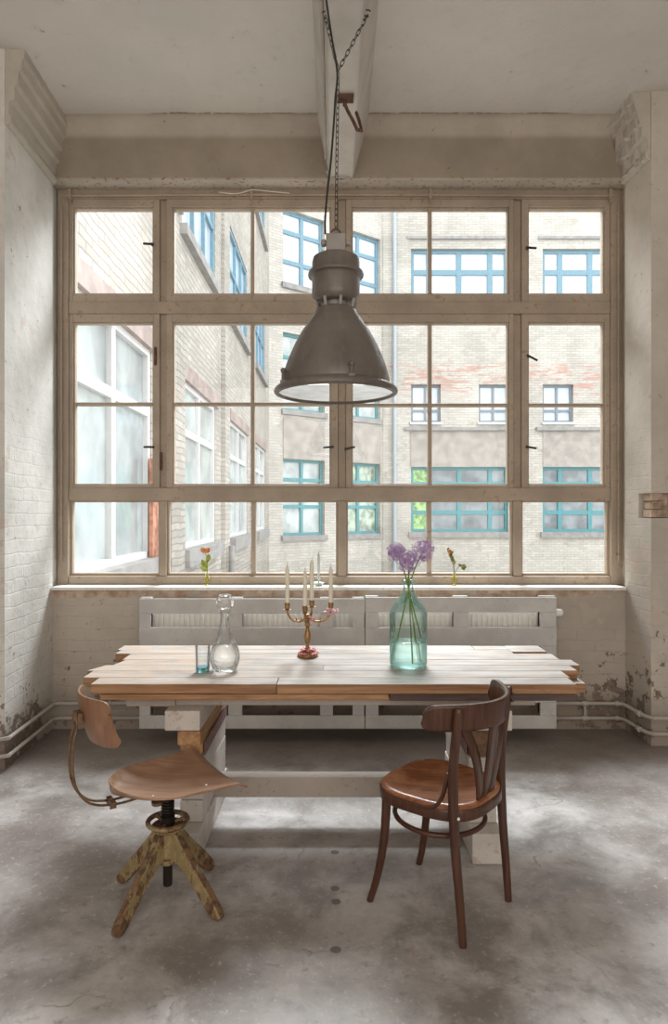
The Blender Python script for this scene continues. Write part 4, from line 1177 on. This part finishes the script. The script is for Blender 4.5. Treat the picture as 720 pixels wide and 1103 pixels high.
# --- the far range: slanted corner bay and the long facade
A2 = V(-2.45, 24.5, 0); B2 = V(2.07, 27.9, 0); dv = B2 - A2; ang = math.atan2(dv.y, dv.x); LEN = dv.length
corner = thing('corner_building', 'slanted whitewashed brick building with teal framed windows in the courtyard corner', 'building', (-.2, 26.2, -1.6))
Dg = Facade(A2, ang)
def ud(px):
    k = (px - CX) / F; t = (24.5 * k + 2.45) / (4.52 - 3.4 * k); return t * LEN
c1 = (ud(305), ud(350)); c2 = (ud(375), ud(411) - .05)
holes = []
for c in (c1, c2): holes += [(c[0], c[1], .58, 3.53), (c[0], c[1], 5.43, 8.4), (c[0], c[1], 10.28, 13.16)]
# the corner building's materials use wall-aligned coordinates
t0 = Matrix.Translation(A2) @ Matrix.Rotation(ang, 4, 'Z')
bm = B(); Dg.wall(bm, -.3, LEN - .04, -1.6, 15.0, holes, .30)
bm.transform(t0.inverted()); o = obj('wall', bm, 'facadeD', None); o.parent = corner; o.matrix_parent_inverse = Matrix.Translation(-WORLD[corner.name]) @ t0
for c in (c1, c2):
    m = [(c[0] + c[1]) / 2 + (.0 if c is c1 else -.2)]
    Dg.window(corner, (c[0], c[1], .58, 3.53), 'teal', 'gl_greenish' if c is c2 else 'gl_mid', m, [1.70, 2.75], .10, .30, bar=.13)
    Dg.window(corner, (c[0], c[1], 5.43, 8.4), 'teal', 'gl_mid', m, [6.5, 7.5], .10, .30, bar=.12)
    Dg.window(corner, (c[0], c[1], 10.28, 13.16), 'hazeblue', 'gl_sky', m, [11.2, 12.35], .12, .30, bar=.16)
    for z in (.58, 5.43, 10.28):
        bm = B(); Dg.box(bm, c[0] - .08, min(c[1] + .08, LEN - .08), z - .2, z, -.1, .12); obj('window_ledge', bm, 'stone', corner)
    bm = B(); Dg.box(bm, c[0], c[1], 3.55, 5.1, 0, .03); obj('spandrel', bm, 'spandrel', corner)
far = thing('far_building', 'long pale brick building with wide teal framed windows across the courtyard', 'building', (9, 28.1, -1.6))
Fr = Facade((0, 27.9, 0), 0)
kx = 27.9 / F
def fx(px): return (px - CX) * kx
def fz(py): return EYE + (CY - py) * kx
big = [(fx(443), fx(548)), (fx(585), fx(690)), (fx(727), fx(832))]
mid = [(fx(443), fx(475)), (fx(516), fx(549)), (fx(585), fx(618)), (fx(658), fx(690))]
holes = [(a, b, fz(573), fz(503)) for a, b in big] + [(a, b, fz(455), fz(414)) for a, b in mid] + [(a, b, fz(324), fz(268)) for a, b in big]
bm = B(); Fr.wall(bm, 2.0, 20, -1.6, 15.2, holes, .28); obj('wall', bm, 'facadeF', far)
for i, (a, b) in enumerate(big):
    w = b - a; ms = [a + w * .19, a + w * .50, a + w * .82]
    Fr.window(far, (a, b, fz(573), fz(503)), 'teal', 'gl_dark', ms, [fz(552), fz(521)], .12, .28, special=(a, a + w * .19, 'gl_green') if i == 0 else None, bar=.17)
    Fr.window(far, (a, b, fz(324), fz(268)), 'hazeblue', 'gl_sky', ms, [fz(292)], .14, .28, bar=.22)
    bm = B(); Fr.box(bm, a - .1, b + .1, fz(579), fz(573), -.1, .14); obj('window_ledge', bm, 'stone', far)
    bm = B(); Fr.box(bm, a, b, fz(503), fz(462), 0, .03); obj('spandrel', bm, 'spandrel', far)
    bm = B(); Fr.box(bm, a - .2, b + .2, fz(258), fz(255), 0, .10); obj('cornice_strip', bm, 'stone', far)
    bm = B(); Fr.box(bm, a - .3, b + .3, fz(464), fz(460.5), 0, .16); obj('ledge', bm, 'stone', far)
for a, b in mid:
    Fr.window(far, (a, b, fz(455), fz(414)), 'greyframe', 'gl_sky', [(a + b) / 2], [fz(442)], .10, .28, bar=.10)
    bm = B(); Fr.box(bm, a - .05, b + .05, fz(457.5), fz(455), -.1, .12); obj('window_ledge', bm, 'whiteframe', far)
bm = B(); tube(bm, [V(fx(425), 27.72, -1.6), V(fx(425), 27.72, 15)], .085, 10); obj('downpipe', bm, 'pipeblue', far, smooth=True)
bm = B(); Fr.box(bm, fx(413), fx(441), -1.6, 15.2, 0, .05); obj('pilaster', bm, 'facadeF', far)

# ================================================================== light
w = bpy.data.worlds.new('World'); SC.world = w; w.use_nodes = True
bg = w.node_tree.nodes['Background']; bg.inputs[0].default_value = (.93, .965, 1.0, 1); bg.inputs[1].default_value = 3.0
def area(name, loc, rot, sx, sy, power, col):
    l = bpy.data.lights.new(name, 'AREA'); l.shape = 'RECTANGLE'; l.size = sx; l.size_y = sy; l.energy = power; l.color = col
    o = bpy.data.objects.new(name, l); COL.objects.link(o); o.location = loc; o.rotation_euler = rot; return o
# added fill lamp behind the camera, lifting the interior
area('room_fill', (0, -2.6, 2.2), (radians(96), 0, 0), 6.0, 3.2, 140, (1.0, .93, .86))
# added lamp high over the court, aimed in to strengthen the window light
cl = area('court_boost', (.7, 9.4, 8.2), (radians(-40), 0, radians(0)), 3.6, 3.6, 470, (.95, .98, 1.0)); cl.data.spread = radians(75)

cam = bpy.data.cameras.new('Camera'); co = bpy.data.objects.new('Camera', cam); COL.objects.link(co)
cam.sensor_fit = 'HORIZONTAL'; cam.sensor_width = 36.0; cam.lens = 36.0 * F / 720.0
co.location = (0, 0, EYE); co.rotation_euler = (radians(90), 0, 0)
cam.clip_end = 300
SC.camera = co
SC.view_settings.view_transform = 'Standard'; SC.view_settings.look = 'None'
SC.view_settings.exposure = 0.0
SC.cycles.use_denoising = True
SC.cycles.max_bounces = 10; SC.cycles.diffuse_bounces = 5; SC.cycles.transparent_max_bounces = 16
SC.cycles.sample_clamp_indirect = 8.0
